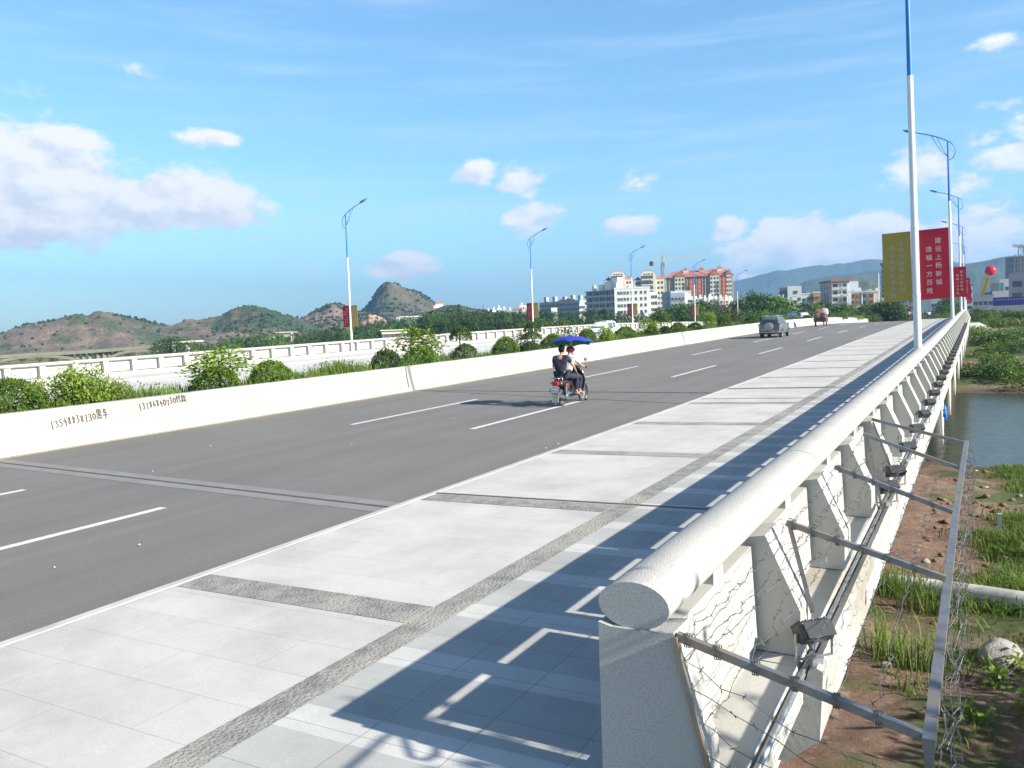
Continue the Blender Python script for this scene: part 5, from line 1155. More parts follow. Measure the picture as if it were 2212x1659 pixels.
        for y in (1.05, 2.05):
            q = MB(); q.box((sx*(w+.005), y, .92), (.02, .16, .03)); q.build('door_handle', paint, t)
    if suv:
        q = MB(); q.tube([(0, -.26, .92), (0, -.24, .92), (0, -.02, .92)], [.26, .335, .34], 28); q.build('spare_wheel_cover', pm('silver grey cover', (.34, .36, .36), (.30, .32, .32), scale=2, rough=.3, metal=.4), t, smooth=40)
        for y in (.75, 1.95): q = MB(); q.box((0, y, Hh+.075), (Wd*.86, .06, .03)); q.build('roof_bar', pm('silver rail', (.6, .62, .62), rough=.3, metal=.5), t)
        for sx in (-1, 1): q = MB(); q.box((sx*.42, .55, Hh+.085), (.34, .26, .06), bev=.02); q.build('roof_box', pm('silver rail', (.6, .62, .62)), t)
    q = MB(); q.box((-.0 if not suv else -.48, -.118 if not suv else .0, .66), (.40, .015, .13)); q.build('number_plate', PLT, t)
    return t
GP = pm('grey green metallic paint', (.17, .185, .18), (.15, .165, .16), scale=1, rough=.3, metal=.4); WP = pm('white car paint', (.72, .74, .77), (.68, .70, .73), scale=1, rough=.25)
CX, CY = -15.15, 68.9
c1 = car((CX, CY, deck(CY)), RAD(3), 'grey green off road car with a spare wheel on its back driving away', GP, Hh=1.72); c1.rotation_euler = (math.atan((deck(CY+4)-deck(CY))/4), 0, RAD(0))
VX, VY = -34.5, 81.5
c2_ = car((VX, VY, deck(VY)), math.pi, 'white van on the other carriageway, seen over the shrubs', WP, Hh=1.80, suv=False, glassc=(.10, .16, .20))
# other traffic glimpsed between the trees beyond the barrier
for px, py, m_, lab in ((1708, 675, pm('blue car paint', (.03, .12, .5), rough=.3), 'tiny blue car half hidden by bushes beyond the barrier'), (1732, 674, WP, 'tiny white car half hidden by bushes beyond the barrier')):
    P = at(px, py, 175); q = car((P[0], P[1], P[2]-1.8), RAD(200), lab, m_, suv=False)

# ---------------------------------------------------------------- overloaded cargo tricycle
TX, TY = -16.75, 103.5; TZ = deck(TY)
tri = thing('cargo_tricycle', (TX, TY, TZ), 'small cargo tricycle piled high with scrap cardboard, seen from behind near the barrier', 'tricycle')
for x in (-.62, .62): wheel(tri, 0.35, .33, .12, x=x)
wheel(tri, 2.35, .30, .10)
BRN = pm('rusty brown tailboard', (.13, .07, .055), (.09, .05, .045), scale=5, rough=.9)
q = MB(); q.box((0, .35, .58), (1.35, 1.75, .08)); q.box((0, -.53, .80), (1.35, .05, .42)); q.box((-.66, .35, .78), (.05, 1.7, .36)); q.box((.66, .35, .78), (.05, 1.7, .36)); q.build('cargo_bed', BRN, tri)
q = MB(); q.tube([(0, 1.2, .5), (0, 1.9, .55), (0, 2.35, .3)], .035, 6); q.tube([(0, 2.35, .3), (0, 2.15, 1.0)], .03, 6); q.tube([(-.3, 2.1, 1.05), (.3, 2.1, 1.05)], .02, 6); q.box((0, 1.6, .75), (.26, .45, .1), bev=.03); q.build('frame', BLK, tri)
CBD = pm('brown cardboard', (.30, .19, .12), (.16, .095, .07), scale=3, rough=.95, detail=7); SCK = pm('white woven sack', (.55, .55, .60), (.40, .42, .47), scale=4, rough=.9)
rg = random.Random(12)
def lump(x, y, z, sx, sy, sz, m, lab, nm, cat, grp=None):
    q = MB(); sd = rg.random()*20; q.ell((0, 0, 0), (1, 1, 1), 14, 10, fn=lambda v: Vector((math.copysign(abs(v.x)**.6, v.x), math.copysign(abs(v.y)**.6, v.y), math.copysign(abs(v.z)**.6, v.z)))*(1+.22*NZ.noise(v*2+Vector((sd, 0, 0)))))
    o = q.build(nm, m, smooth=25, loc=(TX+x, TY+y, TZ+z), label=lab, cat=cat, group=grp); o.scale = (sx, sy, sz); o.rotation_euler = (0, rg.uniform(-.15, .15), rg.uniform(-.3, .3))
lump(-.28, .2, 1.18, .46, .72, .52, CBD, 'lower left bundle of flattened cartons on the cargo tricycle', 'cardboard_bundle', 'bundle'); lump(.30, .2, 1.15, .44, .72, .50, BRN, 'dark lower right bundle on the cargo tricycle', 'scrap_bundle', 'bundle')
lump(-.22, .2, 1.72, .46, .60, .32, CBD, 'upper left bundle of cartons topping the cargo tricycle', 'cardboard_bundle', 'bundle'); lump(.45, .25, 1.72, .40, .5, .40, SCK, 'white woven sack bulging over the right side of the cargo tricycle', 'sack', 'sack'); lump(.08, .3, 1.98, .30, .4, .2, CBD, 'topmost crumpled carton on the loaded tricycle', 'carton', 'carton')

# ---------------------------------------------------------------- tiny riders near the crest
def small_rider(px, py, dist, shirt, lab, moto=True):
    P = at(px, py, dist); z = deck(P[1]); x, y = P[0], P[1]
    if moto:
        s = thing('motorcycle', (x, y, z), 'dark motorcycle under the '+lab, 'motorcycle', 'motorcycles near the crest'); wheel(s, 0, .3, .1); wheel(s, 1.25, .3, .1)
        q = MB(); q.tube([(0, -.2, .75), (0, .3, .72), (0, .75, .8), (0, 1.0, .7)], [.08, .13, .14, .08], 10); q.box((0, .5, .42), (.25, .4, .3), bev=.05); q.tube([(0, 1.25, .3), (0, 1.0, .95)], .03, 6); q.tube([(-.33, .9, 1.03), (.33, .9, 1.03)], .02, 6); q.build('body', BLK, s, smooth=40)
    j = dict(jd); j = {k: (v[0], v[1]-.1, v[2]) for k, v in j.items()}
    person((x, y, z), 0, j, (shirt, DKT), lab+' riding away near the crest of the bridge', vox=.03)
small_rider(1963, 692, 150, pm('pink cloth', (.60, .25, .24), rough=.8), 'rider in a pink shirt'); small_rider(1977.5, 690, 158, pm('dark red cloth', (.25, .03, .05), rough=.8), 'rider in a dark red top'); small_rider(2006, 688, 166, pm('white cloth', (.7, .72, .75), rough=.8), 'rider in a white shirt')

for i, (px, py) in enumerate(((1443/1.0*0+1324, 858*0+1000), (455, 905+60), (760, 960), (330, 1020), (980, 905), (1180, 970), (300, 1180), (120, 1230))):
    P = ondeck(px, py) if i else ondeck(1448/2.16*2.16*.999-240, 960)
    q = MB(); s_ = .02; q.v = [(0, 0, .02)]+[(s_*math.cos(a_)*rg.uniform(.5, 1), s_*math.sin(a_)*rg.uniform(.5, 1), rg.uniform(.002, .03)) for a_ in np.linspace(0, 5.6, 7)]; q.f = [(0, k+1, k+2 if k < 6 else 1) for k in range(7)]; q.mi = [0]*7; q.open = True
    q.build('paper_scrap', LIT[0], loc=(P[0], P[1], deck(P[1])+.004), label='tiny pale scrap lying on the asphalt', cat='litter', group='scraps on the asphalt')
HAZE = 0.00020
# ---------------------------------------------------------------- buildings
GLZ = pm('dark window glass', (.05, .06, .075), (.09, .10, .115), scale=.3, rough=.15); FRM = pm('window frame', (.45, .46, .47), rough=.6)
def wallmat(n, c, d=.88, s=.12): return pm(n, c, tuple(q*d for q in c), scale=s, rough=.9, detail=8, lo=.4, hi=.7)
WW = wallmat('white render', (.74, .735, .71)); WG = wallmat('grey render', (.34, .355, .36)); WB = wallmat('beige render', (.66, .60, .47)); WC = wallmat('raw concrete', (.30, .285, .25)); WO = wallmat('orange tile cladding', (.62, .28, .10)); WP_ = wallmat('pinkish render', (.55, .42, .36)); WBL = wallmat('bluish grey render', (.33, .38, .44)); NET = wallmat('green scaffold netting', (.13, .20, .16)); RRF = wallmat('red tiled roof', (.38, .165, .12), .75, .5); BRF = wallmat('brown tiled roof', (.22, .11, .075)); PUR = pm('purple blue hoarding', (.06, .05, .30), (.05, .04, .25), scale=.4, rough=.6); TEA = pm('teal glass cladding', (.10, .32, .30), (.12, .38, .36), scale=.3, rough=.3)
class Bld:
    def __init__(s, name, pl, pr, ytop, dist, label, cat='building', zb=-1.0, dist2=None, group=None):
        A = at(pl, ytop, dist); B = at(pr, ytop, dist2 or dist); s.w = math.hypot(B[0]-A[0], B[1]-A[1]); s.h = A[2]-zb; s.zb = zb
        s.t = thing(name, (A[0], A[1], zb), label, cat, group, math.atan2(B[1]-A[1], B[0]-A[0]))
    def box(s, nm, u0, u1, v0, v1, z0, z1, m, par=None, bev=0):
        q = MB(); q.box(((u0+u1)/2, (v0+v1)/2, (z0+z1)/2), (u1-u0, v1-v0, z1-z0), bev=bev); return q.build(nm, m, par or s.t)
    def windows(s, us, zs, w, h, face='f', depth=0, m=None, frame=True, wm=None):
        q = MB(); q.box((0, 0, 0), (w, .10, h)); me = q.mesh('window', GLZ if m is None else m)
        q = MB(); q.box((0, -.03, -h/2-.06), (w+.2, .16, .12)); q.box((0, -.055, 0), (.07, .02, h)); fm = q.mesh('window_frame', wm or FRM)
        for z in zs:
            for u in us:
                o = link('window', me, s.t, (u, -.052, z) if face == 'f' else ((-.052, u, z) if face == 'l' else (s.w+.052, u, z)), (0, 0, 0 if face == 'f' else (-math.pi/2 if face == 'l' else math.pi/2)))
                if frame: link('window_frame', fm, o)
    def hip(s, nm, u0, u1, v0, v1, z0, h, m, par=None, ov=.5, ridge=.5):
        q = MB(); a, b_, c, d = u0-ov, u1+ov, v0-ov, v1+ov; r = (d-c)/2*ridge*2*.9; cm_ = (c+d)/2; L_ = min((b_-a)/2-.05, r)
        q.add([(a, c, z0), (b_, c, z0), (b_, d, z0), (a, d, z0), (a+L_, cm_, z0+h), (b_-L_, cm_, z0+h)], [(0, 1, 5, 4), (1, 2, 5), (2, 3, 4, 5), (3, 0, 4), (3, 2, 1, 0)]); return q.build(nm, m, par or s.t)
def lin(a, b_, n): return [a+(b_-a)*(i+.5)/n for i in range(n)]
# white six storey block with a dark balconied wing
b = Bld('apartment_block', 1326.6, 1404, 624.6, 440, 'large white six storey block with rows of small square windows')
b.box('wall', 0, b.w, 0, 14, 0, b.h, WW); b.box('parapet', -.15, b.w+.15, -.15, .35, b.h, b.h+.7, WW); b.box('stair_tower', b.w*.05, b.w*.22, 2, 7, b.h, b.h+3.6, WW); b.box('stair_tower', b.w*.42, b.w*.52, 3, 7, b.h, b.h+2.6, WW)
b.windows([b.w*f for f in (.12, .20, .29, .38, .49, .61, .75, .87)], [b.h-2.2-3.35*i for i in range(6)], 1.15, 1.5)
e = Bld('apartment_block', 1404, 1421, 631, 441, 'narrow white stepped wing at the right of the six storey block'); e.box('wall', 0, e.w, 0, 12, 0, e.h, WW); e.windows([e.w*.28, e.w*.72], [e.h-2.5-3.35*i for i in range(5)], 1.5, 1.5)
g2 = Bld('apartment_block', 1262, 1326, 629.5, 452, 'dark grey wing with continuous recessed balconies left of the white block', dist2=441)
g2.box('wall', 0, g2.w, 1.6, 14, 0, g2.h, WG)
for i in range(6):
    z = g2.h-.2-3.35*i; g2.box('floor_slab', 0, g2.w, 0, 1.6, z-.3, z, WG); g2.box('balcony', 0, g2.w-.02, 0, .12, z-3.35, z-2.35, WBL)
    for u in lin(.0, g2.w, 9): g2.box('balcony_door', u-.7, u+.7, 1.52, 1.6, z-3.2, z-.9, GLZ)
for u in lin(0, g2.w, 5): g2.box('column', u-.18, u+.18, .14, .5, 0, g2.h-.4, WG)
g2.box('stair_tower', g2.w*.35, g2.w*.5, 4, 8, g2.h, g2.h+3.2, WW); g2.box('stair_tower', g2.w*.55, g2.w*.8, 4, 9, g2.h, g2.h+4.4, WW); g2.box('stair_tower', g2.w*.82, g2.w*.99, 4, 9, g2.h, g2.h+6.5, WW); g2.box('water_tank', g2.w*.13, g2.w*.2, 4, 6, g2.h, g2.h+3, WB)
# beige towers with red hipped roofs
for (pl, pr, yt, dd, lab) in ((1307, 1367, 606, 560, 'left beige tower with arched gable and red hipped roofs'), (1370, 1435, 606, 540, 'right beige tower with arched gable and red roofs beside the crane')):
    t = Bld('apartment_tower', pl, pr, yt, dd, lab); w, h = t.w, t.h
    t.box('wall', 0, w, 0, 16, 0, h, WB); t.box('wall', w*.22, w*.72, -1.2, .0, 0, h+3.0, WB)
    q = MB(); q.v = []; n = 12; pts = [(w*.22, h+3)]+[(w*.47-w*.25*math.cos(math.pi*i/n), h+3+2.6*math.sin(math.pi*i/n)) for i in range(n+1)]; q.prism([(x, z) for x, z in pts], -1.2, 6); q.build('gable', WB, t.t)
    t.hip('roof', w*.26, w*.70, 1, 11, h+4.2, 3.0, RRF, ov=.8, ridge=.9); t.hip('roof', 0, w*.24, 1, 15, h, 2.8, RRF, ridge=.8); t.hip('roof', w*.72, w, 1, 15, h, 3.4, RRF, ridge=.8)
    zs = [h-2.0-3.3*i for i in range(10)]
    t.windows([w*.08, w*.16], zs, 1.5, 1.9, frame=False)
    for z in [h+1.5]+zs:
        for u in (.33, .52): t.box('balcony_recess', w*u-2.1, w*u+2.0, -1.32, -1.2, z-1.0, z+1.2, GLZ)
        t.box('balcony', w*.24, w*.62, -1.7, -1.34, z-1.6, z-.9, WB)
    t.windows([w*.80, w*.92], zs, 1.4, 1.5, frame=False)
    for u in (.34, .42, .50, .60): t.box('attic_window', w*u-.45, w*u+.45, -1.3, -1.2, h+3.2, h+4.1, GLZ)
# the red roofed construction site block
c = Bld('construction_block', 1438.8, 1583, 600.5, 640, 'long unfinished grey block with a red roof, red roof lettering and green netting'); w, h = c.w, c.h
c.box('wall', 0, w, .9, 16, 0, h, WC); c.hip('roof', 0, w, 0, 15, h, 5.0, RRF, ov=1.0, ridge=.35)
cols = lin(.02*w, .98*w, 22)
q = MB()
for i in range(9):
    z = h-3.3*(i+1); q.box((w/2, .45, z), (w, .9, .28))
q.build('floor_slabs', WC, c.t)
q = MB()
for u in [0]+[x+w*.98/44 for x in lin(.0, w, 22)]: q.box((u, .35, h/2+4), (.45, .7, h-8)) if False else q.box((u, .35, h*.62), (.42, .70, h*.76))
q.build('column_grid', wallmat('dull cream render', (.50, .46, .38)), c.t)
for f0, f1 in ((.13, .28), (.66, .80), (.90, .985)):
    c.box('bay', w*f0, w*f1, -.9, 0, 8, h+.4, WB)
    for i in range(8):
        for k in range(3): c.box('window', w*(f0+(f1-f0)*(k+.22)/3), w*(f0+(f1-f0)*(k+.78)/3), -1.0, -.9, h-3.2*i-2.8, h-3.2*i-1.0, GLZ)
    q = MB(); x0, x1 = w*f0-.5, w*f1+.5; q.prism([(x0, h+.4), ((x0+x1)/2, h+4.4), (x1, h+.4)], -1.2, 5); q.build('gable', RRF, c.t)
c.box('scaffold_netting', -.4, w+.4, -2.0, -1.7, 0, h*.40, NET); c.box('scaffold_netting', w*.66, w+.4, -2.0, -1.7, h*.40, h*.52, NET); c.box('scaffold_netting', -1.8, -.5, -1.7, 10, 0, h*.9, WG)
q = MB(); rg = random.Random(2)
for i in range(40): u = w*i/40; q.tube([(u, -2.2, 0), (u, -2.2, h*.42)], .06, 4)
for z in range(2, int(h*.42), 3): q.tube([(0, -2.2, z), (w, -2.2, z)], .06, 4)
q.build('scaffolding', STL, c.t)
for (u0, u1, zt) in ((.26, .42, 8), (.50, .58, 0), (.77, .86, 9)): c.box('roof_turret', w*u0, w*(u0+.07), 5, 10, h+2, h+6.0, WB); c.hip('roof', w*u0, w*(u0+.07), 5, 10, h+6.0, 2.0, RRF)
c.box('porch_roof', w*.15, w*.29, -3, -1, h*.50, h*.545, RRF); c.box('porch_roof', w*.67, w*.80, -3, -1, h*.53, h*.575, RRF)
REDV = pm('orange red hanging banner', (.62, .07, .03), (.55, .05, .03), scale=.3, rough=.6); YCH = pm('yellow banner lettering', (.75, .5, .08), rough=.6)
for f, z1, z0 in ((.375, h-2, h*.36), (.50, h-2.4, h*.33), (.865, h-1.4, h*.38)):
    o = c.box('hanging_banner', w*f-1.15, w*f+1.15, -2.7, -2.6, z0, z1, REDV); n = 7
    me = txt_mesh([(ch, 0, (z1-z0)/2*(1-(i+.5)/3.5)*.92, 1.9) for i, ch in enumerate('热烈祝贺封顶喜')], 1, 'lettering', YCH); link('lettering', me, o, (w*f, -2.73, (z0+z1)/2))
me = txt_mesh([(ch, (i-1.5)*7.5, 0, 4.2) for i, ch in enumerate('金色家园')], 1, 'roof_lettering', pm('red roof lettering', (.62, .03, .08), rough=.5)); link('roof_lettering', me, c.t, (w*.46, -.6, h+3.0))
q = MB(); q.tube([(w*.35, -.4, h+.6), (w*.62, -.4, h+.6)], .1, 4); q.build('lettering_frame', STL, c.t)
# tower cranes
def crane(px, ptop, pbase, pj0, pj1, yj0, yj1, dist, lab, zb=-1):
    P = at(px, ptop, dist); t = thing('tower_crane', (P[0], P[1], zb), lab, 'crane', 'tower cranes'); H_ = P[2]-zb; A = at(pj0, yj0, dist*.98); B = at(pj1, yj1, dist*1.02); A = A-np.array([P[0], P[1], zb]); B = B-np.array([P[0], P[1], zb])
    CR_ = pm('crane steel', (.34, .27, .17), (.28, .24, .19), scale=2, rough=.7); q = MB(); r = .95; jz = A[2]+(B[2]-A[2])*abs(A[0])/(abs(A[0])+abs(B[0])+1e-6)
    for sx in (-1, 1):
        for sy in (-1, 1): q.tube([(sx*r, sy*r, 0), (sx*r, sy*r, jz)], .16, 4)
    n = int(jz/2.2)
    for i in range(n):
        z0, z1 = jz*i/n, jz*(i+1)/n
        for a_, b_ in (((-r, -r), (r, -r)), ((r, -r), (r, r)), ((r, r), (-r, r)), ((-r, r), (-r, -r))): q.tube([(a_[0], a_[1], z0), (b_[0], b_[1], z1)], .11, 4)
    q.build('mast', CR_, t); q = MB(); q.tube([(0, 0, jz), (0, 0, H_)], [.8, .2], 4); q.build('tower_top', CR_, t)
    q = MB(); A, B = Vector(A), Vector(B); k = 26; ax = (B-A).normalized(); sd = ax.cross(Vector((0, 0, 1))).normalized()*.6; up = Vector((0, 0, 1.3))
    for o_ in (sd, -sd, up): q.tube([A+o_, B+o_*.6], .13, 4)
    for i in range(k):
        p0, p1 = A.lerp(B, i/k), A.lerp(B, (i+1)/k); q.tube([p0+sd, p1+up*.8], .08, 4); q.tube([p0-sd, p1+up*.8], .08, 4)
    q.build('jib', CR_, t); q = MB(); q.box(tuple(A+Vector((0, 0, -.8))), (2.4, 2.4, 3.0)); q.build('counterweight', pm('crane counterweight', (.12, .11, .10)), t)
    q = MB(); q.tube([(0, 0, H_), tuple(A.lerp(B, .06))], .07, 4); q.tube([(0, 0, H_), tuple(A.lerp(B, .62))], .07, 4); q.build('tie_rods', CR_, t); q = MB(); q.box((1.5, -1, jz-1.5), (1.6, 1.6, 2)); q.build('cab', pm('crane cab', (.5, .5, .45)), t)
crane(1430.5, 549, 600, 1407.5, 1537, 567, 550, 600, 'tower crane with a long jib beside the red roofed block'); crane(2205, 528, 560, 2250, 2188, 538, 533, 420, 'tower crane at the right edge above the dark tower')
# low white buildings before the site
b = Bld('house', 1448, 1479.5, 633.5, 480, 'plain white three storey house with small dark windows', dist2=478); b.box('wall', 0, b.w, 0, 10, 0, b.h, WW); b.windows(lin(0, b.w, 4), [b.h-3.3, b.h-6.8], 1.2, 1.2); b.box('stair_tower', .2, 3, 2, 5, b.h, b.h+.8, WW)
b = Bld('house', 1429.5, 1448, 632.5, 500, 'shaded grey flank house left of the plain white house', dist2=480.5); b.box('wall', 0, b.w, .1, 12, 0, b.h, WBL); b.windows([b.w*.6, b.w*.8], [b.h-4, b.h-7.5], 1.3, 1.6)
rh = [(1484, 1497, 640), (1500, 1510, 645), (1510, 1519, 642), (1520, 1528, 643), (1530, 1541, 640), (1543, 1553, 644), (1554, 1563, 642), (1566, 1574, 642), (1575, 1583, 644)]
for i, (l_, r_, y_) in enumerate(rh):
    b = Bld('house', l_, r_, y_, 455+3*(i % 3), '%s white terraced house of the row below the construction block' % ['leftmost', 'second', 'third', 'fourth', 'fifth', 'sixth', 'seventh', 'eighth', 'rightmost'][i], group=None); b.box('wall', 0, b.w, 0, 9, 0, b.h, WW); b.box('parapet', b.w*.1, b.w*.6, 1, 5, b.h, b.h+1.3, WW); b.windows([b.w*.5] if b.w < 3 else [b.w*.3, b.w*.72], [b.h-2.6], 1.1, 1.2)
# left: long grey block, white block, hill top house, small town behind
b = Bld('apartment_block', 1165, 1252, 654, 560, 'long low grey block with balconies at the left of the town', dist2=540); b.box('wall', 0, b.w, 0, 12, 0, b.h, WG); b.windows(lin(0, b.w, 16), [b.h-2.5, b.h-5.6, b.h-8.7], 1.3, 1.6)
for f in (.08, .3, .55, .75, .93): b.box('stair_tower', b.w*f-1, b.w*f+1, 3, 6, b.h, b.h+random.uniform(2, 4), WG)
b.hip('roof', b.w*.4, b.w*.7, 2, 10, b.h, 2.2, BRF)
b = Bld('apartment_block', 1251, 1264, 655, 520, 'short white block between the grey block and the dark balconied wing'); b.box('wall', 0, b.w, 0, 12, 0, b.h, WW); b.windows(lin(0, b.w, 3), [b.h-2.5, b.h-5.8], 1.0, 1.5)
b = Bld('house', 1190.5, 1203.5, 667, 420, 'small white windowless block rising from the trees'); b.box('wall', 0, b.w, 0, 8, 0, b.h, WW); b.box('parapet', -.1, b.w+.1, -.1, .2, b.h-.02, b.h+.5, WW)
small = [(1063, 1072, 670, 'white'), (1074, 1083, 666, 'white'), (1084, 1096, 668.5, 'grey'), (1098, 1108, 670, 'grey'), (1108, 1128, 669, 'red roofed'), (1122, 1134, 660, 'white'), (1130, 1142, 666, 'grey'), (1140, 1162, 664, 'white'), (1052, 1060, 673, 'white')]
for i, (l_, r_, y_, k_) in enumerate(small):
    b = Bld('house', l_, r_, y_, 600+15*(i % 4), 'tiny distant %s house, %s of the small ones behind the eucalyptus row' % (k_, ['second', 'third', 'fourth', 'fifth', 'sixth', 'seventh', 'eighth', 'ninth', 'first'][i])); b.box('wall', 0, b.w, 0, 9, 0, b.h, WW if k_ == 'white' else WG)
    b.windows(lin(0, b.w, 2), [b.h-2.0], 1.2, 1.4)
    if 'red' in k_: b.hip('roof', 0, b.w, 0, 9, b.h, 2.0, RRF)
    else: b.box('roof_room', b.w*.3, b.w*.6, 2, 5, b.h, b.h+2.2, WW)
b = Bld('hill_house', 936.5, 962, 660.5, 780, 'white house on the ridge right of the cone hill', zb=12); b.box('wall', 0, b.w, 0, 10, 0, b.h, WW); b.windows(lin(0, b.w, 6), [b.h-2.6], 1.2, 1.2); b.box('wall', b.w*.15, b.w*.8, 4, 10, b.h, b.h+2.5, WP_); b.hip('roof', b.w*.15, b.w*.8, 4, 10, b.h+2.5, 2.2, RRF)
def mast(px, yt, yb, dist, lab, m=None):
    P = at(px, yt, dist); Q_ = at(px, yb, dist); q = MB(); h_ = P[2]-Q_[2]; q.tube([(0, 0, 0), (0, 0, h_)], [.9, .15], 4); 
    for k in range(6): q.box((0, 0, h_*k/6), (2.0*(1-k/7), .2, .2)); q.box((0, 0, h_*k/6), (.2, 2.0*(1-k/7), .2))
    q.build('radio_mast', m or pm('mast steel', (.36, .2, .16)), loc=(P[0], P[1], Q_[2]), label=lab, cat='mast')
mast(839, 608.5, 619, 1295, 'thin radio mast on the very top of the cone hill'); mast(1044, 653, 680, 640, 'reddish lattice mast between the hills and the small houses'); mast(1026, 660, 676, 660, 'short mast left of the reddish lattice mast')
for px, w_, l_ in ((843, 5, 'left white hut on top of the cone hill'), (851, 4, 'right white hut on top of the cone hill')):
    P = at(px, 618, 1296); q = MB(); q.box((0, 0, 0), (w_, 4, 4)); q.box((0, 0, 2.1), (w_+.6, 4.6, .3)); q.box((0, -2.05, 0), (1, .1, 2)); q.build('hut', WW, loc=(P[0], P[1], P[2]-1), label=l_, cat='hut')
b = Bld('farm_building', 597, 641, 723, 430, 'long ochre and grey building under the green hill', zb=-4); b.box('wall', 0, b.w*.7, 0, 7, 0, b.h, WC); b.box('wall', b.w*.7, b.w*.86, -.5, 7, 0, b.h+.9, WB); b.windows(lin(0, b.w*.68, 8), [b.h-1.9], 1.2, 1.2); b.box('roof', -.4, b.w+.4, -.8, 7.4, b.h+.9, b.h+1.25, WB)
b = Bld('shed', 536, 590, 740, 400, 'low shed with a bright blue sheet roof', zb=-4); b.box('wall', 0, b.w, 0, 8, 0, b.h, WC); b.box('door', b.w*.2, b.w*.3, -.1, 0, 0, 2.4, GLZ)
q = MB(); q.add([(-.6, -.6, b.h), (b.w+.6, -.6, b.h), (b.w+.6, 4, b.h+1.2), (-.6, 4, b.h+1.2), (b.w+.6, 8.6, b.h), (-.6, 8.6, b.h)], [(0, 1, 2, 3), (3, 2, 4, 5), (0, 3, 5), (1, 4, 2)]); q.build('roof', pm('blue sheet roof', (.12, .38, .62), (.3, .45, .6), scale=.3, rough=.5), b.t)
b = Bld('shed', 566, 610, 733, 440, 'white low shed behind the blue roofed one', zb=-4); b.box('wall', 0, b.w, 0, 8, 0, b.h, WW); b.windows(lin(0, b.w, 4), [b.h-1.6], 1.1, 1); b.hip('roof', 0, b.w, 0, 8, b.h, 1.0, WW)
b = Bld('farm_building', 824, 884, 715, 300, 'pale yellow single storey building just above the far balustrade', zb=-3); b.box('wall', 0, b.w, 0, 7, 0, b.h, WB); b.windows(lin(0, b.w, 8), [b.h-1.8], 1.1, 1.3); b.box('roof', -.5, b.w+.5, -.6, 7.5, b.h, b.h+.35, WB)
b = Bld('house', 856, 915, 686, 600, 'long white low building at the foot of the cone hill', zb=-2); b.box('wall', 0, b.w, 0, 8, 0, b.h, WW); b.windows(lin(0, b.w, 9), [b.h-1.6], 1.4, 1); b.hip('roof', 0, b.w, 0, 8, b.h, .9, WW)
# right group
b = Bld('apartment_block', 1701, 1731.5, 618.5, 430, 'white block with a roof room left of the balconied tower'); b.box('wall', 0, b.w, 0, 10, 0, b.h, WW); b.windows([b.w*.5, b.w*.62], [b.h-3.0], 1.0, 1.3); b.windows([b.w*.7, b.w*.85], [b.h-6.5], 1.0, 1.3)
b = Bld('apartment_block', 1683.7, 1701, 622, 434, 'grey recessed wing left of the white block', dist2=431); b.box('wall', 0, b.w, .1, 10, 0, b.h, WG); b.windows(lin(0, b.w, 4), [b.h-3.2], 1.2, 3.2)
for l_, r_, y_, m_, lab in ((1680, 1693, 639, WW, 'small white house under the grey wing'), (1712, 1722, 640, WW, 'small white house directly under the white block'), (1731.5, 1750, 636, WW, 'low white house between the white block and the orange one'), (1744, 1757, 634, WG, 'low grey house left of the orange house')):
    b = Bld('house', l_, r_, y_, 400, lab); b.box('wall', 0, b.w, 0, 8, 0, b.h, m_); b.windows(lin(0, b.w, 2), [b.h-2.5], 1.0, 1.2); b.box('parapet', -.1, b.w+.1, -.12, .15, b.h, b.h+.5, m_)
b = Bld('house', 1756.5, 1772, 633, 395, 'small orange clad house left of the balconied tower'); b.box('wall', 0, b.w, 0, 8, 0, b.h, WO); b.box('parapet', -.1, b.w+.1, -.12, .15, b.h, b.h+.5, WW); b.windows([b.w*.3, b.w*.7], [b.h-2.3, b.h-5.4], .9, 1.4)
b = Bld('apartment_tower', 1796, 1832, 611.5, 400, 'seven storey tower with white balconies and a brown roof'); w, h = b.w, b.h; b.box('wall', 0, w, 0, 12, 0, h, WW); b.box('roof', -.5, w+.5, -.9, 12.5, h, h+.7, BRF); b.box('stair_tower', w*.05, w*.35, 3, 8, h+.7, h+3.8, WC)
for i in range(8):
    z = h-3.2*(i+1)
    for f0, f1 in ((.02, .42), (.62, .97)): b.box('balcony', w*f0, w*f1, -1.1, 0, z+.1, z+1.15, WW); b.box('balcony_door', w*(f0+.06), w*(f1-.06), -.06, 0, z+1.3, z+2.7, GLZ)
    b.box('window', w*.49, w*.55, -.06, 0, z+1.3, z+2.5, GLZ)
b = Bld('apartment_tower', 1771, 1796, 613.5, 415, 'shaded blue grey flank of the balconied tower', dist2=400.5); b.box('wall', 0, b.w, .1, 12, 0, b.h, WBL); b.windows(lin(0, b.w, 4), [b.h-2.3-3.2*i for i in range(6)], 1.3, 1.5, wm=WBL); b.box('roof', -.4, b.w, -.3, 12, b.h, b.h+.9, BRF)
b = Bld('apartment_block', 1839, 1900, 632.5, 390, 'four storey block with orange and white bays right of the balconied tower'); w, h = b.w, b.h; b.box('wall', 0, w, 0, 11, 0, h, WW); b.box('parapet', -.2, w+.2, -.2, .3, h, h+.6, WW)
for f0, f1, m_ in ((0, .13, WO), (.16, .26, WO), (.62, .80, WO), (.30, .56, WC)):
    b.box('bay', w*f0, w*f1, -.5, 0, h-5.6, h-.2, m_)
    for i in range(2): b.box('window', w*(f0+.03), w*(f1-.03), -.58, -.5, h-5.0+2.7*i, h-3.6+2.7*i, GLZ)
for i in range(4): b.box('canopy', w*(.02+.25*i), w*(.2+.25*i), -1.4, 0, h-6.6, h-6.2, WW); b.box('window', w*(.04+.25*i), w*(.18+.25*i), -.08, 0, h-9, h-7.2, GLZ)
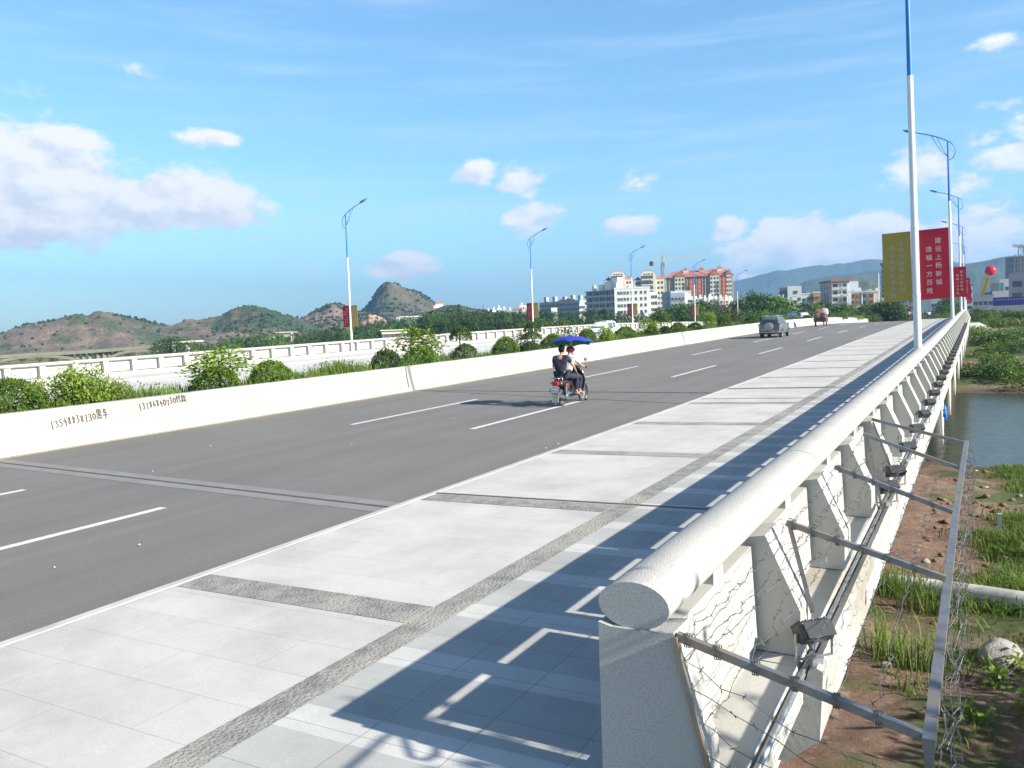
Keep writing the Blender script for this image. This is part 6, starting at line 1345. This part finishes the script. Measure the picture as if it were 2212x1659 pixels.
b.box('stair_tower', w*.25, w*.35, 3, 6, h, h+2.2, WW); b.box('stair_tower', w*.86, w*.97, 3, 6, h, h+1.6, WW)
b = Bld('unfinished_tower', 1904, 1932, 571, 620, 'dark unfinished tower half hidden behind the ochre banner'); w, h = b.w, b.h; b.box('wall', 0, w, 0, 14, 0, h, wallmat('dark brown concrete', (.13, .10, .12))); b.box('roof_room', w*.4, w*.9, 2, 8, h, h+5, wallmat('dark brown concrete', (.13, .10, .12))); b.box('roof', -.8, w+.8, -.8, 14, h, h+1, BRF)
for i in range(12): b.box('floor_slab', -.3, w+.3, -.5, 0, h-3.3*i-.4, h-3.3*i, WC); b.windows(lin(0, w, 5), [h-3.3*i-2], 1.4, 1.7, frame=False) if i < 8 else None
for l_, r_, y_, m_, lab in ((1905, 1922, 646, WW, 'low cream house in front of the dark unfinished tower'), (1922, 1960, 641, WG, 'low grey block under the ochre banner'), (1962, 1983, 639, WP_, 'pinkish three storey house between the big pole and the banner'), (2012, 2030.5, 648, WW, 'small white house with a red sign on its roof')):
    b = Bld('house', l_, r_, y_, 350, lab); b.box('wall', 0, b.w, 0, 8, 0, b.h, m_); b.windows(lin(0, b.w, 3), [b.h-2.0, b.h-4.6], .8, 1.3); b.box('parapet', -.1, b.w+.1, -.12, .15, b.h, b.h+.4, m_)
    if 'red sign' in lab:
        b.box('roof_sign', .2, b.w-.2, 0, .15, b.h+.5, b.h+1.8, pm('red roof sign', (.55, .04, .04), rough=.6))
b = Bld('house', 2102, 2146, 641, 330, 'grey white two storey house right of the lamp row'); b.box('wall', 0, b.w, 0, 9, 0, b.h, wallmat('pale grey render', (.50, .52, .54))); b.windows(lin(0, b.w, 4), [b.h-2.4, b.h-5.4], 1.1, 1.3); b.box('parapet', -.2, b.w+.2, -.2, .2, b.h, b.h+.5, WP_)
b = Bld('house', 2089, 2101, 617, 380, 'slim white house behind the farthest lamps'); b.box('wall', 0, b.w, 0, 8, 0, b.h, WW); b.windows([b.w*.3, b.w*.7], [b.h-2.4, b.h-5.6, b.h-8.8], .8, 1.2); b.box('roof', -.3, b.w+.3, -.3, 8, b.h, b.h+.4, BRF)
b = Bld('block', 2126, 2181, 632, 360, 'long low block with a blue end and a white sign panel'); b.box('wall', 0, b.w, 0, 10, 0, b.h, WG); b.box('fascia', 0, b.w*.32, -.25, 0, b.h-2.0, b.h, pm('blue fascia', (.07, .10, .34), rough=.6)); b.box('sign_panel', b.w*.32, b.w, -.3, 0, b.h-2.0, b.h+.3, WW); b.windows(lin(0, b.w, 8), [b.h-4], 1.2, 1.3)
b = Bld('block', 2139, 2164, 614, 440, 'plain grey block behind the white sign panel'); b.box('wall', 0, b.w, 0, 10, 0, b.h, wallmat('dull grey render', (.28, .29, .30))); b.windows(lin(0, b.w, 4), [b.h-4, b.h-7.5], 1.2, 1.5); b.box('parapet', -.2, b.w+.2, -.2, .2, b.h, b.h+.6, WG)
b = Bld('block', 2159, 2181, 603, 400, 'white block with teal glass strip left of the grey office block'); b.box('wall', 0, b.w, 0, 10, 0, b.h, WW); b.box('glass_strip', b.w*.05, b.w*.42, -.15, 0, 2, b.h-1.5, TEA); b.windows([b.w*.72], [b.h-4, b.h-7], 1.2, 1.4)
b = Bld('office_block', 2179, 2260, 590, 300, 'grey office block with dark strip windows at the right edge'); w, h = b.w, b.h; b.box('wall', 0, w, 0, 14, 0, h, wallmat('office grey render', (.30, .34, .37)))
for i in range(3): b.box('window', w*.10, w*.36, -.12, 0, h-4.4-3.6*i, h-2.6-3.6*i, GLZ); b.box('window', w*.42, w*.9, -.12, 0, h-4.4-3.6*i, h-2.6-3.6*i, GLZ); b.box('sill', w*.02, w*.95, -.5, 0, h-5.0-3.6*i, h-4.6-3.6*i, WG)
b = Bld('unfinished_tower', 2171.5, 2290, 556, 520, 'tall blue grey unfinished tower wrapped in netting at the right edge'); w, h = b.w, b.h; b.box('wall', 0, w, 0, 16, 0, h, wallmat('netted concrete', (.15, .20, .24)))
for u in lin(w*.12, w, 8): b.box('column', u-.3, u+.3, -.5, 0, 0, h+1.2, WG)
for i in range(10): b.box('floor_slab', 0, w, -.3, 0, h-3.4*i-.25, h-3.4*i, WBL)
# hoarding and canopy at the right edge
b = Bld('hoarding', 2145, 2262, 643.5, 250, 'long purple blue advertising hoarding over a white wall at the right edge', 'hoarding', zb=0); b.box('panel', 0, b.w, 0, .3, b.h-2.1, b.h, PUR); b.box('base_wall', 0, b.w, .02, .35, 0, b.h-2.1, wallmat('hoarding base wall', (.46, .49, .48)))
q = MB(); rg = random.Random(8)
for i in range(26): q.box((1+i*.62, -.02, b.h-.55), (.34, .04, .32)); 
q.build('lettering', pm('pale violet lettering', (.40, .35, .60), rough=.6), b.t)
for i in range(9):
    P = at(2150+i*9, 668, 238-i); z = .8; t = thing('roadside_bush', (P[0], P[1], z), 'dark roadside bush in front of the hoarding', 'bush', 'bushes in front of the hoarding', i); t.scale = (2.0, 2.0, 1.6); link('foliage', BS[i % 3], t); link('stem', STM, t)
# advertising balloon with hanging yellow banner
P = at(2139, 584.5, 230); bl = thing('balloon', tuple(P), 'round red advertising balloon floating over the right hand houses', 'balloon'); k = 10.9/1770*230*.885
q = MB(); q.ell((0, 0, 0), (k, k, k*.94), 28, 20); q.build('envelope', pm('red balloon skin', (.62, .01, .03), (.55, .01, .03), scale=1, rough=.12), bl, smooth=1)
q = MB(); A, B = at(2134, 599, 230)-P, at(2120.5, 638, 230)-P; A, B = Vector(A), Vector(B); d = Vector((.55, .0, .12)); q.add([tuple(A-d), tuple(A+d), tuple(B+d*.7), tuple(B-d*.7), tuple(A-d+Vector((0, .06, 0))), tuple(A+d+Vector((0, .06, 0))), tuple(B+d*.7+Vector((0, .06, 0))), tuple(B-d*.7+Vector((0, .06, 0)))], [(0, 1, 2, 3), (7, 6, 5, 4), (0, 4, 5, 1), (1, 5, 6, 2), (2, 6, 7, 3), (3, 7, 4, 0)]); pn_ = q.build('banner', pm('yellow balloon banner', (.62, .45, .02), rough=.6), bl)
q = MB()
for i in range(7):
    c_ = A.lerp(B, (i+.5)/7)+Vector((0, -.05, 0)); q.box(tuple(c_), (.55, .03, .10)); q.box(tuple(c_+Vector((0, 0, -.25))), (.35, .03, .22))
q.build('lettering', pm('brown banner lettering', (.35, .2, .02), rough=.6), pn_)
q = MB(); q.tube([(0, 0, -k), tuple(A)], .03, 4); q.tube([tuple(B), tuple(B+Vector((-.3, 0, -6)))], .03, 4); q.build('rope', pm('rope', (.4, .4, .35)), bl)
# ---------------------------------------------------------------- old open spandrel arch bridge far on the left
ob = thing('arch_bridge', (0, 0, 0), 'old open spandrel concrete arch bridge crossing the valley at far left', 'bridge'); OC = wallmat('old weathered concrete', (.21, .20, .16), .8, .3)
def obp(px, py): return Vector(at(px, py, 330-(px/430)*15))
DK = [(-60, 777), (0, 770.5), (60, 766.5), (150, 762), (236, 756.5), (300, 751), (372, 746)]
q = MB(); P = [obp(*p) for p in DK]; q.tube(P, .8, 4, sq=(3.0, 1)); q.build('deck', OC, ob)
def arch(x0, y0, xm, ym, x1, y1, cols):
    pts = []; n = 20
    for i in range(n+1):
        t = i/n; px = x0+(x1-x0)*t; ch = y0+(y1-y0)*t; rise = (ym-(y0+y1)/2); pts.append((px, ch+rise*4*t*(1-t)))
    q = MB(); q.tube([obp(*p) for p in pts], .7, 4, sq=(3.2, 1)); q.build('arch_rib', OC, ob)
    for t in cols:
        px = x0+(x1-x0)*t; py = float(np.interp(px, [p[0] for p in pts], [p[1] for p in pts])); dy = float(np.interp(px, [p[0] for p in DK], [p[1] for p in DK])); q = MB(); q.tube([obp(px, dy), obp(px, py)], .32, 4, sq=(2.5, 1)); q.build('spandrel_column', OC, ob)
arch(-50, 800, 80, 768.5, 212, 790, (.66, .72, .78, .83, .88, .93)); arch(213, 789, 300, 757, 372, 775, (.08, .15, .23, .32))
for px, y1 in ((212, 793), (225, 782)): q = MB(); q.tube([obp(px, 758), obp(px, y1)], .8, 4, sq=(1.6, 1)); q.build('pier', OC, ob)
for px in (341, 349, 374, 405):
    q = MB(); A, B = obp(px, 745), obp(px, 772); q.tube([A, B], .75, 10); q.build('bridge_pillar', WW, None, label='white concrete pillar %s beyond the old arch bridge' % {341: 'leftmost of four', 349: 'second from left', 374: 'third from left', 405: 'rightmost of four'}[px], cat='pillar')
q = MB(); A, B = obp(413, 735), obp(413, 778); q.tube([A, B], .4, 6); q.build('utility_pole', WG, None, label='thin grey pole right of the white pillars', cat='pole')
q = MB(); q.tube([obp(335, 741), obp(372, 740), obp(440, 736)], .35, 4); q.build('retaining_wall', WB, None, label='thin pale wall line along the foot of the bare hill', cat='wall')
# ---------------------------------------------------------------- haze
hz = MB(); hz.box((0, 2470, 170), (7860, 5780, 370)); hm = bpy.data.materials.new('haze'); hm.use_nodes = True; hm.node_tree.nodes.clear()
_o = hm.node_tree.nodes.new('ShaderNodeOutputMaterial'); _v = hm.node_tree.nodes.new('ShaderNodeVolumePrincipled'); _v.inputs['Color'].default_value = (.30, .58, 1, 1); _v.inputs['Density'].default_value = HAZE; _v.inputs['Anisotropy'].default_value = .2
hm.node_tree.links.new(_v.outputs[0], _o.inputs['Volume'])
if HAZE: hz.build('haze', hm, kind='stuff')
C.cycles.volume_bounces = 0; C.cycles.max_bounces = 6; C.cycles.diffuse_bounces = 3; C.cycles.transparent_max_bounces = 8
C.cycles.use_denoising = True
